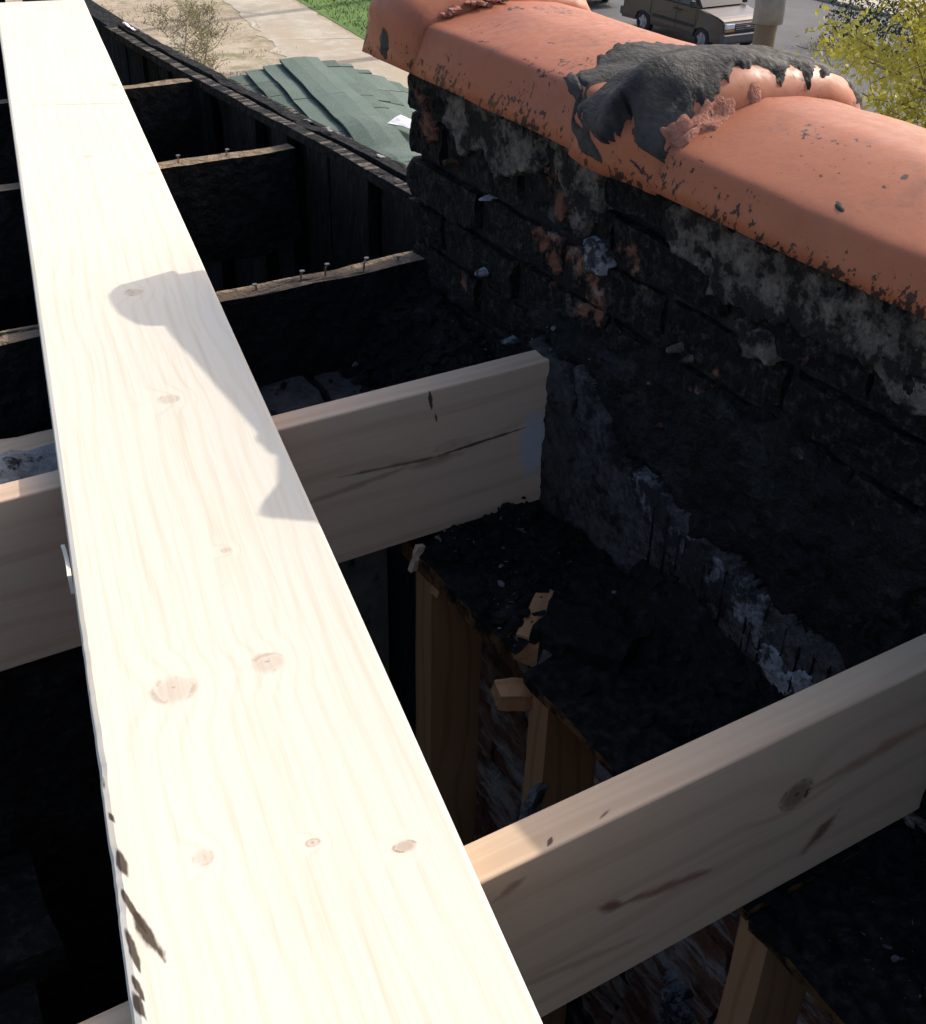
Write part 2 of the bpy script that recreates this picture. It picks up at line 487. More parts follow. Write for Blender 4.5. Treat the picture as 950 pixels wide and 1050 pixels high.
M_ASH = crumb("pale_ash_flakes", (0.07, 0.072, 0.08), (0.24, 0.245, 0.265), 0.58, 60.0)
M_SOOTY = char("char_crumbs", amount=0.25, cell=70.0, crack=0.0, gloss=0.5)
M_COALS = char("char_heap", amount=0.3, cell=55.0, crack=0.15)

def tar_mat():
    m, g = new_mat("roofing_tar")
    p = g.pos()
    n1 = g.noise(p, 22.0, 5, 0.6)
    n2 = g.noise(g.vm('MULTIPLY', p, (60, 24, 60)), 3.0, 5, 0.6)
    col = g.mix(g.ss(n1, 0.35, 0.7), (0.020, 0.0195, 0.019), (0.062, 0.056, 0.049))
    g.finish(col, g.ss(n2, 0.3, 0.7, 0.6, 0.9), g.math('ADD', n2, g.noise(p, 190.0, 4, 0.7)), 0.5, 0.005, Specular_IOR_Level=0.25)
    return m
M_TAR = tar_mat()

def terracotta():
    m, g = new_mat("terracotta")
    p = g.pos()
    n1 = g.noise(p, 5.0, 5, 0.6)
    n2 = g.noise(p, 70.0, 4, 0.6)
    n3 = g.noise(g.vm('MULTIPLY', p, (9, 5, 9)), 1.0, 4)
    col = g.mix(g.ss(n1, 0.25, 0.75), (0.36, 0.110, 0.050), (0.41, 0.146, 0.073))
    col = g.mix(g.ss(n2, 0.35, 0.75, 0.0, 0.35), col, (0.39, 0.145, 0.08))
    col = g.mix(g.ss(n3, 0.45, 0.75, 0.0, 0.6), col, (0.27, 0.085, 0.045))
    # soot and tar specks, more of them low on the near side
    z = g.n("ShaderNodeSeparateXYZ", {0: p})
    low = g.ss(z.outputs[2], 0.250, 0.335, 0.20, 0.0)
    col = g.mix(g.ss(g.noise(g.vm('MULTIPLY', p, (14, 14, 7)), 1.0, 6, 0.7), 0.56, 0.72, 0.0, 0.45), col, (0.13, 0.06, 0.04))
    col = g.mix(g.ss(g.noise(p, 240.0, 3, 0.7), 0.60, 0.72, 0.0, 0.5), col, (0.17, 0.06, 0.035))
    sp = g.noise(g.vm('MULTIPLY', p, (115, 115, 90)), 1.0, 4, 0.65)
    area = g.noise(g.vm('ADD', p, (0, 0.37, 0.11)), 9.0, 3)
    k = g.math('ADD', g.math('ADD', sp, low), g.math('MULTIPLY', g.math('SUBTRACT', area, 0.5), 0.75))
    col = g.mix(g.ss(k, 0.665, 0.705, 0.0, 0.92), col, (0.022, 0.02, 0.018))
    bigspot = g.noise(g.vm('ADD', p, (5, 2, 8)), 20.0, 3, 0.6)
    col = g.mix(g.ss(bigspot, 0.70, 0.715, 0.0, 0.9), col, (0.03, 0.028, 0.026))
    g.finish(col, g.ss(n2, 0.3, 0.7, 0.42, 0.62), g.math('ADD', n2, g.math('MULTIPLY', n3, 2.0)), 0.10, 0.004, Specular_IOR_Level=0.25)
    return m
M_TERRA = terracotta()

def shingle_mat():
    m, g = new_mat("green_shingle")
    p = g.pos()
    r = g.n("ShaderNodeObjectInfo").outputs["Random"]
    n = g.noise(p, 160.0, 3, 0.7)
    n1 = g.noise(p, 4.0, 4)
    col = g.mix(r, (0.038, 0.070, 0.053), (0.085, 0.128, 0.104))
    col = g.mix(g.ss(n, 0.4, 0.7, 0, 0.6), col, (0.15, 0.19, 0.165))
    col = g.mix(g.ss(n1, 0.5, 0.75, 0, 0.4), col, (0.12, 0.14, 0.125))
    g.finish(col, 0.9, n, 0.5, 0.004)
    return m
M_SHING = shingle_mat()
M_DARKROOM = crumb("dark_plaster", (0.07, 0.068, 0.06), (0.12, 0.115, 0.10), 0.62, 8.0, 0.3)
M_NAIL = plain("nail_steel", (0.22, 0.20, 0.19), 0.45, Metallic=0.8)
M_PAPER = plain("white_paper", (0.80, 0.80, 0.80), 0.7)

# ------------------------------------------------------------------ GROUND and street
GZ = -7.2
def ground_mat():
    m, g = new_mat("dirt_yard")
    p = g.pos()
    n = g.noise(p, 0.5, 6, 0.6)
    n2 = g.noise(p, 3.5, 6, 0.65)
    n3 = g.noise(g.vm('ADD', p, (9, 4, 0)), 0.9, 6, 0.7)
    col = g.mix(g.ss(n2, 0.3, 0.72), (0.28, 0.215, 0.145), (0.46, 0.375, 0.265))
    col = g.mix(g.ss(n, 0.45, 0.7, 0, 0.7), col, (0.50, 0.425, 0.32))
    col = g.mix(g.ss(g.math('ADD', n3, g.math('MULTIPLY', n2, 0.3)), 0.68, 0.80, 0.0, 0.75), col, (0.15, 0.16, 0.06))
    n4 = g.noise(p, 11.0, 5, 0.75)
    col = g.mix(g.ss(n4, 0.5, 0.66, 0.0, 0.6), col, (0.21, 0.165, 0.115))
    col = g.mix(g.ss(n4, 0.28, 0.40, 0.55, 0.0), col, (0.56, 0.49, 0.39))
    g.finish(col, 0.95, n2, 0.5, 0.05)
    return m
def quad(name, pts, mat, z, th=None):
    V = [(x, y, z) for x, y in pts]
    F = [tuple(range(len(pts)))]
    if th:
        V += [(x, y, z - th) for x, y in pts]
        n = len(pts)
        F += [(i, i + n, (i + 1) % n + n, (i + 1) % n) for i in range(n)]
    return mesh(name, V, F, mat)
gnd = quad("ground", [(-600, -600), (900, -600), (900, 900), (-600, 900)], ground_mat(), GZ)
gnd['kind'] = 'structure'
def conc_mat():
    m, g = new_mat("old_concrete")
    p = g.pos()
    n = g.noise(p, 1.2, 6, 0.65)
    n2 = g.noise(p, 14.0, 5, 0.6)
    col = g.mix(g.ss(n, 0.35, 0.7), (0.37, 0.315, 0.24), (0.50, 0.45, 0.365))
    col = g.mix(g.ss(n2, 0.5, 0.75, 0, 0.4), col, (0.25, 0.21, 0.155))
    col = g.mix(g.ss(g.noise(p, 0.9, 7, 0.75), 0.47, 0.58, 0.0, 0.85), col, (0.40, 0.325, 0.23))
    g.finish(col, 0.9, n2, 0.3, 0.01)
    return m
M_CONCRETE = conc_mat()
# concrete walk in slabs, running away beside the yard
Lt, Lb = Vector((15.0, 41.4)), Vector((11.5, 21.0))
Rt, Rb = Vector((17.1, 40.2)), Vector((15.2, 21.0))
path = tag(thing("path", "pale concrete walk beside the lawn", "path"), kind='structure')
for k in ('category',):
    del path[k]
nsl = 3
for i in range(-1, nsl):
    a, b = i / nsl + 0.0008, (i + 1) / nsl - 0.0008
    pts = [Rb.lerp(Rt, a + (b - a) * k / 16) + Vector((random.gauss(0, 0.06), 0)) for k in range(17)] + [Lb.lerp(Lt, b - (b - a) * k / 16) + Vector((random.gauss(0, 0.14), 0)) for k in range(17)]
    o = quad("paving_slab", [tuple(q) for q in pts], M_CONCRETE, GZ + 0.009 + 0.002 * random.random(), 0.1)
    o.parent = path
def grass_mat():
    m, g = new_mat("lawn_grass")
    p = g.pos()
    n = g.noise(p, 1.3, 5, 0.6)
    n2 = g.noise(p, 18.0, 4, 0.6)
    col = g.mix(g.ss(n, 0.3, 0.7), (0.075, 0.155, 0.02), (0.135, 0.225, 0.035))
    col = g.mix(g.ss(n2, 0.4, 0.7, 0, 0.5), col, (0.05, 0.11, 0.014))
    g.finish(col, 0.85, n2, 0.8, 0.05)
    return m
M_GRASS = grass_mat()
lawn = quad("lawn", [(15.35, 21), (17.2, 39.8), (18.4, 52), (21.3, 52), (21.3, 21)], M_GRASS, GZ + 0.012)
lawn['kind'] = 'structure'
# loose blades standing up from the lawn
nb = 7000
bx = RNG.uniform(15.5, 21.2, nb); by = RNG.uniform(24, 46, nb)
okb = bx > 15.45 + (by - 21) * 0.1
bx, by = bx[okb], by[okb]
Vb, Fb = [], []
for i, (x, y) in enumerate(zip(bx, by)):
    a = RNG.uniform(0, 6.28); h = RNG.uniform(0.05, 0.13); w = 0.02
    dx, dy = math.cos(a) * w, math.sin(a) * w
    lx, ly = RNG.normal(0, 0.04, 2)
    Vb += [(x - dx, y - dy, GZ + 0.01), (x + dx, y + dy, GZ + 0.01), (x + lx, y + ly, GZ + h)]
    Fb.append((3 * i, 3 * i + 1, 3 * i + 2))
tag(mesh("grass", Vb, Fb, M_GRASS), "short green spring grass on the lawn beside the concrete walk", "grass", kind='stuff')

def asphalt():
    m, g = new_mat("asphalt")
    p = g.pos()
    n = g.noise(p, 0.7, 5, 0.6)
    n2 = g.noise(p, 30.0, 4, 0.6)
    col = g.mix(g.ss(n, 0.35, 0.7), (0.062, 0.062, 0.068), (0.095, 0.093, 0.098))
    col = g.mix(g.ss(n2, 0.45, 0.7, 0, 0.4), col, (0.13, 0.125, 0.125))
    g.finish(col, 0.85, n2, 0.4, 0.01)
    return m
st = quad("street", [(22.6, -200), (34.5, -200), (34.5, 400), (22.6, 400)], asphalt(), GZ + 0.006)
st['kind'] = 'structure'
for nm, xa, xb in (("kerb", 22.4, 22.6), ("kerb", 34.5, 34.7)):
    k = box(nm, (xa, -60, GZ - 0.05), (xb, 120, GZ + 0.13), M_CONCRETE, None, 0.015)
    k['kind'] = 'structure'
fw = quad("pavement", [(34.7, -60), (36.4, -60), (36.4, 120), (34.7, 120)], M_CONCRETE, GZ + 0.12, 0.2)
fw['kind'] = 'structure'

# ------------------------------------------------------------------ HOUSE: brick parapet wall
wall = thing("brick_parapet_wall", "soot-blackened brick parapet wall under the terracotta coping", "wall")
Y0, Y1 = -0.72, 1.625
box("wall_core", (WALL_X + 0.016, Y0, GZ), (1.11, Y1 - 0.012, -0.318), M_CORE, wall, 0.0)
box("wall_core", (WALL_X + 0.014, Y0, -0.318), (1.11, Y1 - 0.012, 0.258), M_CORETOP, wall, 0.0)
BL, BH, MJ = 0.203, 0.058, 0.011
variants = []
for k in range(10):
    V, F = lattice((0, 0, 0), (0.10, BL, BH), (2, 20, 7))
    W = disp(V, 0.0035, 26, 100 + k, 5)
    front = np.clip(1 - V[:, 0] / 0.05, 0, 1)
    W[:, 0] += front * (0.009 * fbm(V + k * 3, 16, 300 + k, 3) + 0.006 * np.abs(fbm(V + k, 60, 320 + k, 3)))
    # knocked-off corners
    for cy_, cz_ in ((0, 0), (0, BH), (BL, 0), (BL, BH)):
        r = RNG.uniform(0.0, 0.016)
        d = np.hypot(V[:, 1] - cy_, V[:, 2] - cz_)
        W[:, 0] += front * np.clip(r - d, 0, 1) * 0.9
    me = bpy.data.meshes.new("brick")
    me.from_pydata([tuple(v) for v in W], [], F)
    me.materials.append(M_BRICK)
    variants.append(me)
low = []
for me in variants[:5]:
    m2 = me.copy()
    m2.materials.clear(); m2.materials.append(M_BRICKLOW)
    low.append(m2)
zt = 0.262
row = 0
while zt - BH > -1.35:
    z = zt - BH
    off = (row % 2) * (BL + MJ) / 2
    y = Y1 - BL + off * 1.0
    first = True
    while y + BL > Y0:
        me = random.choice(variants if z > -0.33 else low)
        if not (z < -0.33 and (y > 1.35)):
            o = bpy.data.objects.new("brick", me)
            sy = 1.0
            yy = y
            if y + BL > Y1 + 0.001:                       # closer at the wall's end
                sy = (Y1 - y) / BL
                if sy < 0.25:
                    y -= BL + MJ
                    continue
            o.location = (WALL_X + random.uniform(-0.004, 0.008) , yy, z + random.uniform(-0.002, 0.002))
            o.rotation_euler = (random.uniform(-0.01, 0.01), 0, random.uniform(-0.025, 0.025))
            o.scale = (1, sy, 1)
            link(o, wall)
        y -= BL + MJ
    zt -= BH + MJ
    row += 1
# mortar remains under the coping
def wp(nm, poly, th, mat, **kw):
    return wall_patch(nm, poly, th, mat, wall, **kw)
wp("plaster_patch", [(1.50, 0.262), (1.27, 0.262), (1.26, 0.20), (1.32, 0.17), (1.37, 0.15), (1.40, 0.19), (1.46, 0.16), (1.52, 0.20)], 0.006, M_PLASTER, rag=0.018, ragscale=24, seed=11, base=0.0)
wp("plaster_patch", [(1.24, 0.255), (1.10, 0.255), (1.11, 0.19), (1.16, 0.14), (1.21, 0.17)], 0.006, M_PLASTER, rag=0.018, ragscale=24, seed=12, base=0.0)
wp("plaster_patch", [(1.02, 0.235), (0.88, 0.25), (0.74, 0.245), (0.55, 0.245), (0.40, 0.245), (0.38, 0.18), (0.58, 0.165), (0.70, 0.155), (0.82, 0.165), (0.92, 0.17), (0.99, 0.195)], 0.006, M_PLASTER, rag=0.022, ragscale=22, seed=13, base=0.0)
wp("plaster_patch", [(0.865, 0.155), (0.80, 0.16), (0.79, 0.115), (0.84, 0.105)], 0.006, M_PLASTER, rag=0.010, ragscale=26, seed=14, base=0.002)
wp("plaster_patch", [(1.145, 0.155), (1.105, 0.16), (1.10, 0.115), (1.13, 0.11)], 0.010, M_WHITE, rag=0.010, ragscale=26, seed=16, base=0.002)
wp("plaster_patch", [(1.60, 0.235), (1.55, 0.245), (1.54, 0.17), (1.58, 0.165)], 0.008, M_REDDISH, rag=0.012, seed=19, base=0.0)
for i in range(24):                                        # small splashes of lime and mortar
    y, z = RNG.uniform(0.35, 1.55), RNG.uniform(-0.12, 0.19)
    r = RNG.uniform(0.005, 0.014)
    pl = [(y + r * math.cos(a) * RNG.uniform(0.6, 1.7), z + r * math.sin(a) * RNG.uniform(0.5, 1.2)) for a in np.linspace(0, 6.28, 7)[:-1]]
    wp("lime_splash", pl, 0.009, [M_WHITE, M_PLASTER, M_REDDISH][i % 3], rag=0.004, ragscale=60, cell=0.0025, seed=40 + i, base=0.004, edge=0.006)
# old roof tar turned up the wall, lumpy and burnt
wp("tar_coat", [(1.32, 0.0), (1.20, 0.05), (1.12, 0.02), (1.0, 0.075), (0.9, 0.04), (0.75, 0.08), (0.6, 0.05), (0.3, 0.06), (-0.2, 0.06),
                (-0.2, -0.01), (0.3, -0.01), (0.52, -0.02), (0.56, -0.15), (0.65, -0.145), (0.8, -0.14), (0.95, -0.125), (1.04, -0.115), (1.12, -0.02), (1.24, -0.03)],
   0.007, M_SOOTY, rag=0.030, ragscale=14, lump=0.009, lscale=26, seed=21, edge=0.012, cell=0.004)
wp("tar_ridge", [(0.80, -0.055), (0.70, -0.045), (0.62, -0.065), (0.52, -0.085), (0.42, -0.10), (0.42, -0.125), (0.55, -0.112), (0.64, -0.092), (0.74, -0.072)], 0.034, M_CHAR, rag=0.012, seed=22, edge=0.02, lump=0.006)
# parging below with lime and drips
wp("parging", [(1.13, -0.03), (1.07, -0.05), (1.02, -0.11), (0.9, -0.12), (0.76, -0.14), (0.6, -0.15), (0.56, -0.16), (0.56, -0.42), (1.13, -0.42)], 0.015, M_PARGE, rag=0.016, seed=23, lump=0.002, lscale=14)
wp("lime_patch", [(0.99, -0.105), (0.95, -0.105), (0.90, -0.13), (0.84, -0.145), (0.70, -0.165), (0.70, -0.215), (0.80, -0.215), (0.88, -0.20), (0.93, -0.185), (0.985, -0.15)], 0.0170, M_LIME, rag=0.022, ragscale=40, seed=24, lump=0.002)
wp("lime_patch", [(0.72, -0.20), (0.62, -0.20), (0.63, -0.245), (0.71, -0.25)], 0.0182, M_WHITE, rag=0.022, ragscale=70, seed=25, lump=0.004)
wp("lime_patch", [(1.08, -0.185), (1.02, -0.185), (1.02, -0.205), (1.08, -0.21)], 0.0182, M_WHITE, rag=0.010, ragscale=70, seed=26)
wp("lime_patch", [(0.44, -0.19), (0.25, -0.18), (0.25, -0.30), (0.40, -0.32), (0.46, -0.25)], 0.010, M_WHITE, rag=0.03, ragscale=40, seed=27, lump=0.006)
wp("bare_brick_patch", [(0.985, -0.265), (0.945, -0.26), (0.93, -0.32), (0.96, -0.34)], 0.0182, M_REDDISH, rag=0.01, seed=28)
for i in range(17):
    y = 0.93 - i * 0.024 + RNG.normal(0, 0.006)
    z0 = float(np.interp(y, [0.5, 0.6, 0.76, 0.9, 1.02], [-0.15, -0.15, -0.14, -0.12, -0.11])) - 0.030 + RNG.uniform(-0.012, 0.008)
    L = RNG.uniform(0.05, 0.13)
    w = RNG.uniform(0.0018, 0.004)
    wp("tar_drip", [(y - w, z0 + 0.01), (y + w, z0 + 0.01), (y + w * 0.8, z0 - L), (y, z0 - L - 0.004), (y - w * 0.8, z0 - L)], 0.0185, M_SOOTY, rag=0.0012, cell=0.0016, lump=0.0006, edge=0.0016, seed=60 + i)
wp("mortar_pocket", [(1.235, -0.03), (1.16, -0.03), (1.115, -0.07), (1.10, -0.16), (1.11, -0.30), (1.16, -0.33), (1.22, -0.30)], 0.020, M_MORTAR, rag=0.010, seed=29, lump=0.004)

# ------------------------------------------------------------------ coping tiles
def profile(low, crease, peak, far, n_r=5):
    """outer profile points (x, z) from near drip edge over the top to the far drip edge"""
    (lx, lz), (cx_, cz_), (px, pz), (fx, fz) = low, crease, peak, far
    pts = [(lx + 0.012, lz - 0.002), (lx, lz)]
    pts += [(lx + (cx_ - lx) * t, lz + (cz_ - lz) * t - 0.0) for t in (0.35, 0.7, 0.90)]
    # rounded crease
    a = Vector((lx + (cx_ - lx) * 0.90, lz + (cz_ - lz) * 0.90)); c = Vector((cx_, cz_)); b = Vector((cx_ + (px - cx_) * 0.12, cz_ + (pz - cz_) * 0.16))
    for t in (0.2, 0.4, 0.6, 0.8, 1.0):
        q = a * (1 - t) ** 2 + c * 2 * t * (1 - t) + b * t ** 2
        pts.append((q.x, q.y))
    e = Vector((fx, fz + (cz_ - lz) * 0.75))
    for t in (0.25, 0.5, 0.75, 1.0):
        q = b * (1 - t) ** 2 + Vector((b.x + (px - b.x) * 0.7, pz)) * 2 * t * (1 - t) + Vector((px, pz)) * t ** 2
        pts.append((q.x, q.y))
    for t in (0.2, 0.4, 0.6, 0.8, 1.0):
        q = Vector((px, pz)) * (1 - t) ** 2 + Vector((fx - 0.012, pz - 0.006)) * 2 * t * (1 - t) + e * t ** 2
        pts.append((q.x, q.y))
    pts += [(fx, fz), (fx - 0.012, fz - 0.002)]
    return np.array(pts)

def grow(p, k, kz=None):
    """profile pushed outwards by k"""
    t = np.gradient(p, axis=0)
    n = np.stack([-t[:, 1], t[:, 0]], -1)
    n /= np.linalg.norm(n, axis=1)[:, None] + 1e-9
    return p + n * (k if kz is None else np.stack([np.full(len(p), k), np.full(len(p), kz)], -1))

def sweep(name, sections, mat, parent, thick=0.018, noise=0.0015, seed=0):
    """sections: list of (y, profile); a hollow tile with closed ends"""
    ys = np.array([s[0] for s in sections])
    O = np.stack([np.column_stack([s[1][:, 0], np.full(len(s[1]), s[0]), s[1][:, 1]]) for s in sections])
    In = []
    for s in sections:
        q = grow(s[1], -thick)
        q[:, 1] = np.maximum(q[:, 1], s[1][:, 1].min())
        In.append(np.column_stack([q[:, 0], np.full(len(q), s[0]), q[:, 1]]))
    In = np.stack(In)
    O = O + noise * 2 * np.stack([fbm(O, 14, seed + a, 3) for a in range(3)], -1)
    nu, nv = O.shape[:2]
    V = np.concatenate([O.reshape(-1, 3), In.reshape(-1, 3)])
    B = nu * nv
    F = []
    for i in range(nu - 1):
        for j in range(nv - 1):
            a, b, c, d = i * nv + j, (i + 1) * nv + j, (i + 1) * nv + j + 1, i * nv + j + 1
            F.append((a, b, c, d)); F.append((B + a, B + d, B + c, B + b))
        for j in (0, nv - 1):
            a, b = i * nv + j, (i + 1) * nv + j
            F.append((a, B + a, B + b, b) if j == 0 else (a, b, B + b, B + a))
    for i in (0, nu - 1):
        for j in range(nv - 1):
            a, d = i * nv + j, i * nv + j + 1
            F.append((a, d, B + d, B + a) if i == 0 else (a, B + a, B + d, d))
    bm = bmesh.new()
    vs_ = [bm.verts.new(v) for v in V]
    for f in F:
        bm.faces.new([vs_[i] for i in f])
    o = from_bm(name, bm, mat, parent, True)
    return o

def coll(P, k):
    """collar: hardly proud of the near side, fullest over the crease and top, less on the far side"""
    arc = np.concatenate([[0], np.cumsum(np.linalg.norm(np.diff(P, axis=0), axis=1))])
    w = np.interp(arc, [0.0, 0.02, 0.06, 0.10, 0.18, 0.26, 0.40, 0.5], [0.10, 0.15, 0.5, 1.0, 1.0, 0.92, 0.85, 0.6])
    t = np.gradient(P, axis=0)
    n = np.stack([-t[:, 1], t[:, 0]], -1)
    n /= np.linalg.norm(n, axis=1)[:, None] + 1e-9
    return P + n * (k * w)[:, None]
PR1 = profile((0.836, 0.272), (0.858, 0.338), (0.985, 0.360), (1.15, 0.268))
PR2 = profile((0.834, 0.268), (0.846, 0.314), (0.985, 0.352), (1.15, 0.264))
def lin(a, b, n):
    return list(np.linspace(a, b, n))
t1 = thing("coping_tile", "terracotta coping tile at the parapet's far end, its collar holed by tar", "tile", (0.99, 1.3, 0.27), "terracotta coping tiles on the parapet")
t2 = thing("coping_tile", "long sunlit terracotta coping tile at the right edge, collar smeared with tar", "tile", (0.99, 0.5, 0.27), "terracotta coping tiles on the parapet")
def body_sections(P, y0, y1, n):
    return [(y, P) for y in lin(y0, y1, n)]
def reparent(o, t):
    o.parent = t
    o.matrix_parent_inverse = Matrix.Translation(t.location).inverted()
def tile_part(name, secs, mat, t, **kw):
    o = sweep(name, secs, mat, None, **kw)
    reparent(o, t)
    return o
tile_part("body", body_sections(PR1, 1.03, 1.60, 24), M_TERRA, t1, seed=1)
C1 = [(y, coll(PR1, k)) for y, k in ((1.535, 0.002), (1.545, 0.014), (1.56, 0.022), (1.60, 0.028), (1.64, 0.029), (1.672, 0.027), (1.690, 0.018), (1.697, 0.008))]
tile_part("collar", C1, M_TERRA, t1, seed=2, thick=0.02, noise=0.004)
tile_part("body", body_sections(PR2, -0.70, 1.01, 60), M_TERRA, t2, seed=3)
C2 = [(y, coll(PR2, k)) for y, k in ((0.972, 0.002), (0.982, 0.018), (0.995, 0.030), (1.02, 0.036), (1.06, 0.037), (1.10, 0.031), (1.125, 0.022), (1.135, 0.012))]
tile_part("collar", C2, M_TERRA, t2, seed=4, thick=0.02, noise=0.005)
# crumbling pink mortar squeezed out along the collars
def lump_strip(name, pts, r, mat, t, seed, n=26):
    bm = bmesh.new()
    rr = random.Random(seed)
    for i in range(n):
        k = rr.random() * (len(pts) - 1)
        a, b = Vector(pts[int(k)]), Vector(pts[min(int(k) + 1, len(pts) - 1)])
        q = a.lerp(b, k - int(k)) + Vector((rr.gauss(0, r * 0.8), rr.gauss(0, r * 0.7), rr.gauss(-0.2 * r, r * 0.15)))
        s = r * (0.2 + 0.9 * rr.random() ** 2)
        res = bmesh.ops.create_icosphere(bm, subdivisions=1, radius=s)
        for v in res['verts']:
            v.co = q + Vector((v.co.x, v.co.y * 1.2, v.co.z * 0.6)) * rr.uniform(0.55, 1.4)
    o = from_bm(name, bm, mat)
    reparent(o, t)
    return o
top1 = [(0.885, 1.535, 0.352), (0.93, 1.535, 0.362), (0.99, 1.535, 0.366)]
lump_strip("mortar_crumbs", top1, 0.008, M_PINK, t1, 5, 60)
top2 = [(0.872, 0.972, 0.335), (0.895, 0.970, 0.345), (0.930, 0.970, 0.355)]

# black roofing tar smeared over the joint
def coping_surface(y, s):
    """y (nu,), s (nv,) arc parameter in profile index units -> points on the outermost surface"""
    P = np.zeros((len(y), len(s), 3))
    idx = np.arange(len(PR1))
    secs = [(1.30, PR1), (1.15, PR1)] + [(a, b) for a, b in reversed(C2)] + [(0.96, PR2), (0.5, PR2)]
    sy = np.array([a for a, _ in secs])[::-1]
    sp = np.stack([b for _, b in secs])[::-1]
    for j, sv in enumerate(s):
        px = np.array([np.interp(sv, idx, q[:, 0]) for q in sp])
        pz = np.array([np.interp(sv, idx, q[:, 1]) for q in sp])
        P[:, j, 0] = np.interp(y, sy, px)
        P[:, j, 2] = np.interp(y, sy, pz)
        P[:, j, 1] = y
    return P
def tar_patch(name, poly, thick, t, rag=0.016, seed=0, lump=0.006, mat=None):
    y = np.linspace(0.62, 1.24, 200)
    s = np.linspace(0.6, len(PR1) - 2, 130)
    S = coping_surface(y, s)
    du = np.gradient(S, axis=0); dv = np.gradient(S, axis=1)
    N = np.cross(dv, du)
    N /= np.linalg.norm(N, axis=-1)[..., None] + 1e-9
    if N[..., 2].mean() < 0:
        N = -N
    # arc length coordinate across the tile
    arc = np.concatenate([[0], np.cumsum(np.linalg.norm(np.diff(PR1, axis=0), axis=1))])
    a = np.interp(s, np.arange(len(PR1)), arc)
    YY, AA = np.meshgrid(y, a, indexing='ij')
    strk = np.stack([YY * 0.35 + AA * 0.2, AA, YY * 0 + seed], -1)
    M = poly_sdf(np.stack([YY, AA], -1), poly) + rag * 2 * fbm(np.stack([(YY + AA * 0.5) * 0.22, (AA - YY * 0.5) * 1.9, YY * 0 + seed * 1.7], -1), 30, seed, 4)
    th = (thick(YY, AA) if callable(thick) else thick) + lump * 2 * fbm(S, 22, seed + 3, 4)
    return sheet(name, S, N, M, th, mat or M_TAR, None, edge=0.012 if mat is None else 0.005, sink=0.004)
tar = tar_patch("tar_patch", [(1.20, 0.086), (1.215, 0.14), (1.235, 0.20), (1.235, 0.26), (1.15, 0.34), (1.05, 0.40), (0.99, 0.40), (0.985, 0.30), (0.988, 0.2), (0.985, 0.14), (0.965, 0.10),
                              (0.972, 0.062), (1.0, 0.05), (1.035, 0.07), (1.07, 0.065), (1.085, 0.012), (1.115, 0.012), (1.13, 0.06)],
                lambda y, a: 0.0030 + 0.025 * np.exp(-((y - 1.048) / 0.030) ** 2 - ((a - 0.115) / 0.045) ** 2), None, 0.024, 31, 0.0020)
pinkstrip = tar_patch("mortar_crumbs", [(0.988, 0.088), (0.985, 0.13), (0.986, 0.20), (0.972, 0.205), (0.962, 0.15), (0.957, 0.10), (0.965, 0.084)], 0.0035, None, 0.008, 37, 0.005, M_PINK)
reparent(pinkstrip, t2)
tag(tar, "black roofing tar smeared over the joint of the coping tiles", "tar patch")
for i, (y, a, ly, la, lab) in enumerate([(0.912, 0.118, 0.024, 0.006, "small streak of black tar on the sunlit coping tile"),
                                         (0.925, 0.085, 0.015, 0.006, "tar streak on the tile crease just beside the tar-covered joint"),
                                         (0.74, 0.095, 0.012, 0.004, "tiny tar dab on the crease of the right-hand coping tile"),
                                         (1.055, 0.026, 0.022, 0.011, "blob of tar low on the shaded side of the tile collar")]):
    poly = [(y + ly * math.cos(t), a + la * math.sin(t) + 0.4 * ly * math.cos(t)) for t in np.linspace(0, 6.28, 9)[:-1]]
    tag(tar_patch("tar_streak", poly, 0.004, None, 0.007, 71 + i, 0.002), lab, "tar streak", "tar streaks on the coping")
# tar-filled hole in the far collar
hole = mesh("tar_plug", *(lambda n: ([(0.8330 - 0.0060 * (k == 0), 1.618 + (0 if k == 0 else 0.017 * math.cos(k * 6.283 / n) * (1 + 0.25 * math.sin(3 * k))),
                                       0.296 + (0 if k == 0 else 0.022 * math.sin(k * 6.283 / n) * (1 + 0.2 * math.cos(2 * k)))) for k in range(n + 1)],
                                      [(0, k, k % n + 1) for k in range(1, n + 1)]))(14), M_TAR)
reparent(hole, t1)

# ------------------------------------------------------------------ charred wooden side wall beyond the brick
cw = thing("charred_wood_wall", "charred wooden side wall of upright boards along the open roof", "wall")
WX = 0.955
def wtop(y):
    return float(np.interp(y, [1.6, 1.757, 2.08, 2.42, 3.04, 3.62], [0.033, 0.029, 0.019, 0.002, -0.023, -0.039])) - 0.017
y = 1.632
i = 0
while y < 3.62:
    w = random.uniform(0.075, 0.115)
    dx = random.choice([0, 0.006, 0.022, 0.034])
    rough_box("board", (WX + dx, y, -2.6), (WX + dx + 0.02, min(y + w - 0.012, 3.64), wtop(y + w / 2) - 0.021), (1, 2, 22), 0.003, 9, M_CHARW, cw, 500 + i)
    y += w
    i += 1
rough_box("backing_board", (WX + 0.055, 1.612, -2.6), (WX + 0.07, 3.64, -0.06), (1, 10, 6), 0.003, 6, M_CHARW, cw, 540)
def rail(name, x0, x1, z_off, h, mat, seed, ya=1.612, yb=3.64, amp=0.0018):
    V, F = lattice((x0, ya, 0), (x1, yb, h), (2, 60, 2))
    W = disp(V, amp, 9, seed, 4)
    W[:, 2] += np.array([wtop(v) for v in V[:, 1]]) + z_off
    bite = np.clip(fbm(np.column_stack([V[:, 1], V[:, 1] * 0, V[:, 1] * 0]), 7, seed + 9, 4) - 0.12, 0, 1)
    W[:, 2] -= np.where(V[:, 2] > h * 0.4, bite * h * 0.35, 0)
    return mesh(name, W, F, mat, cw)
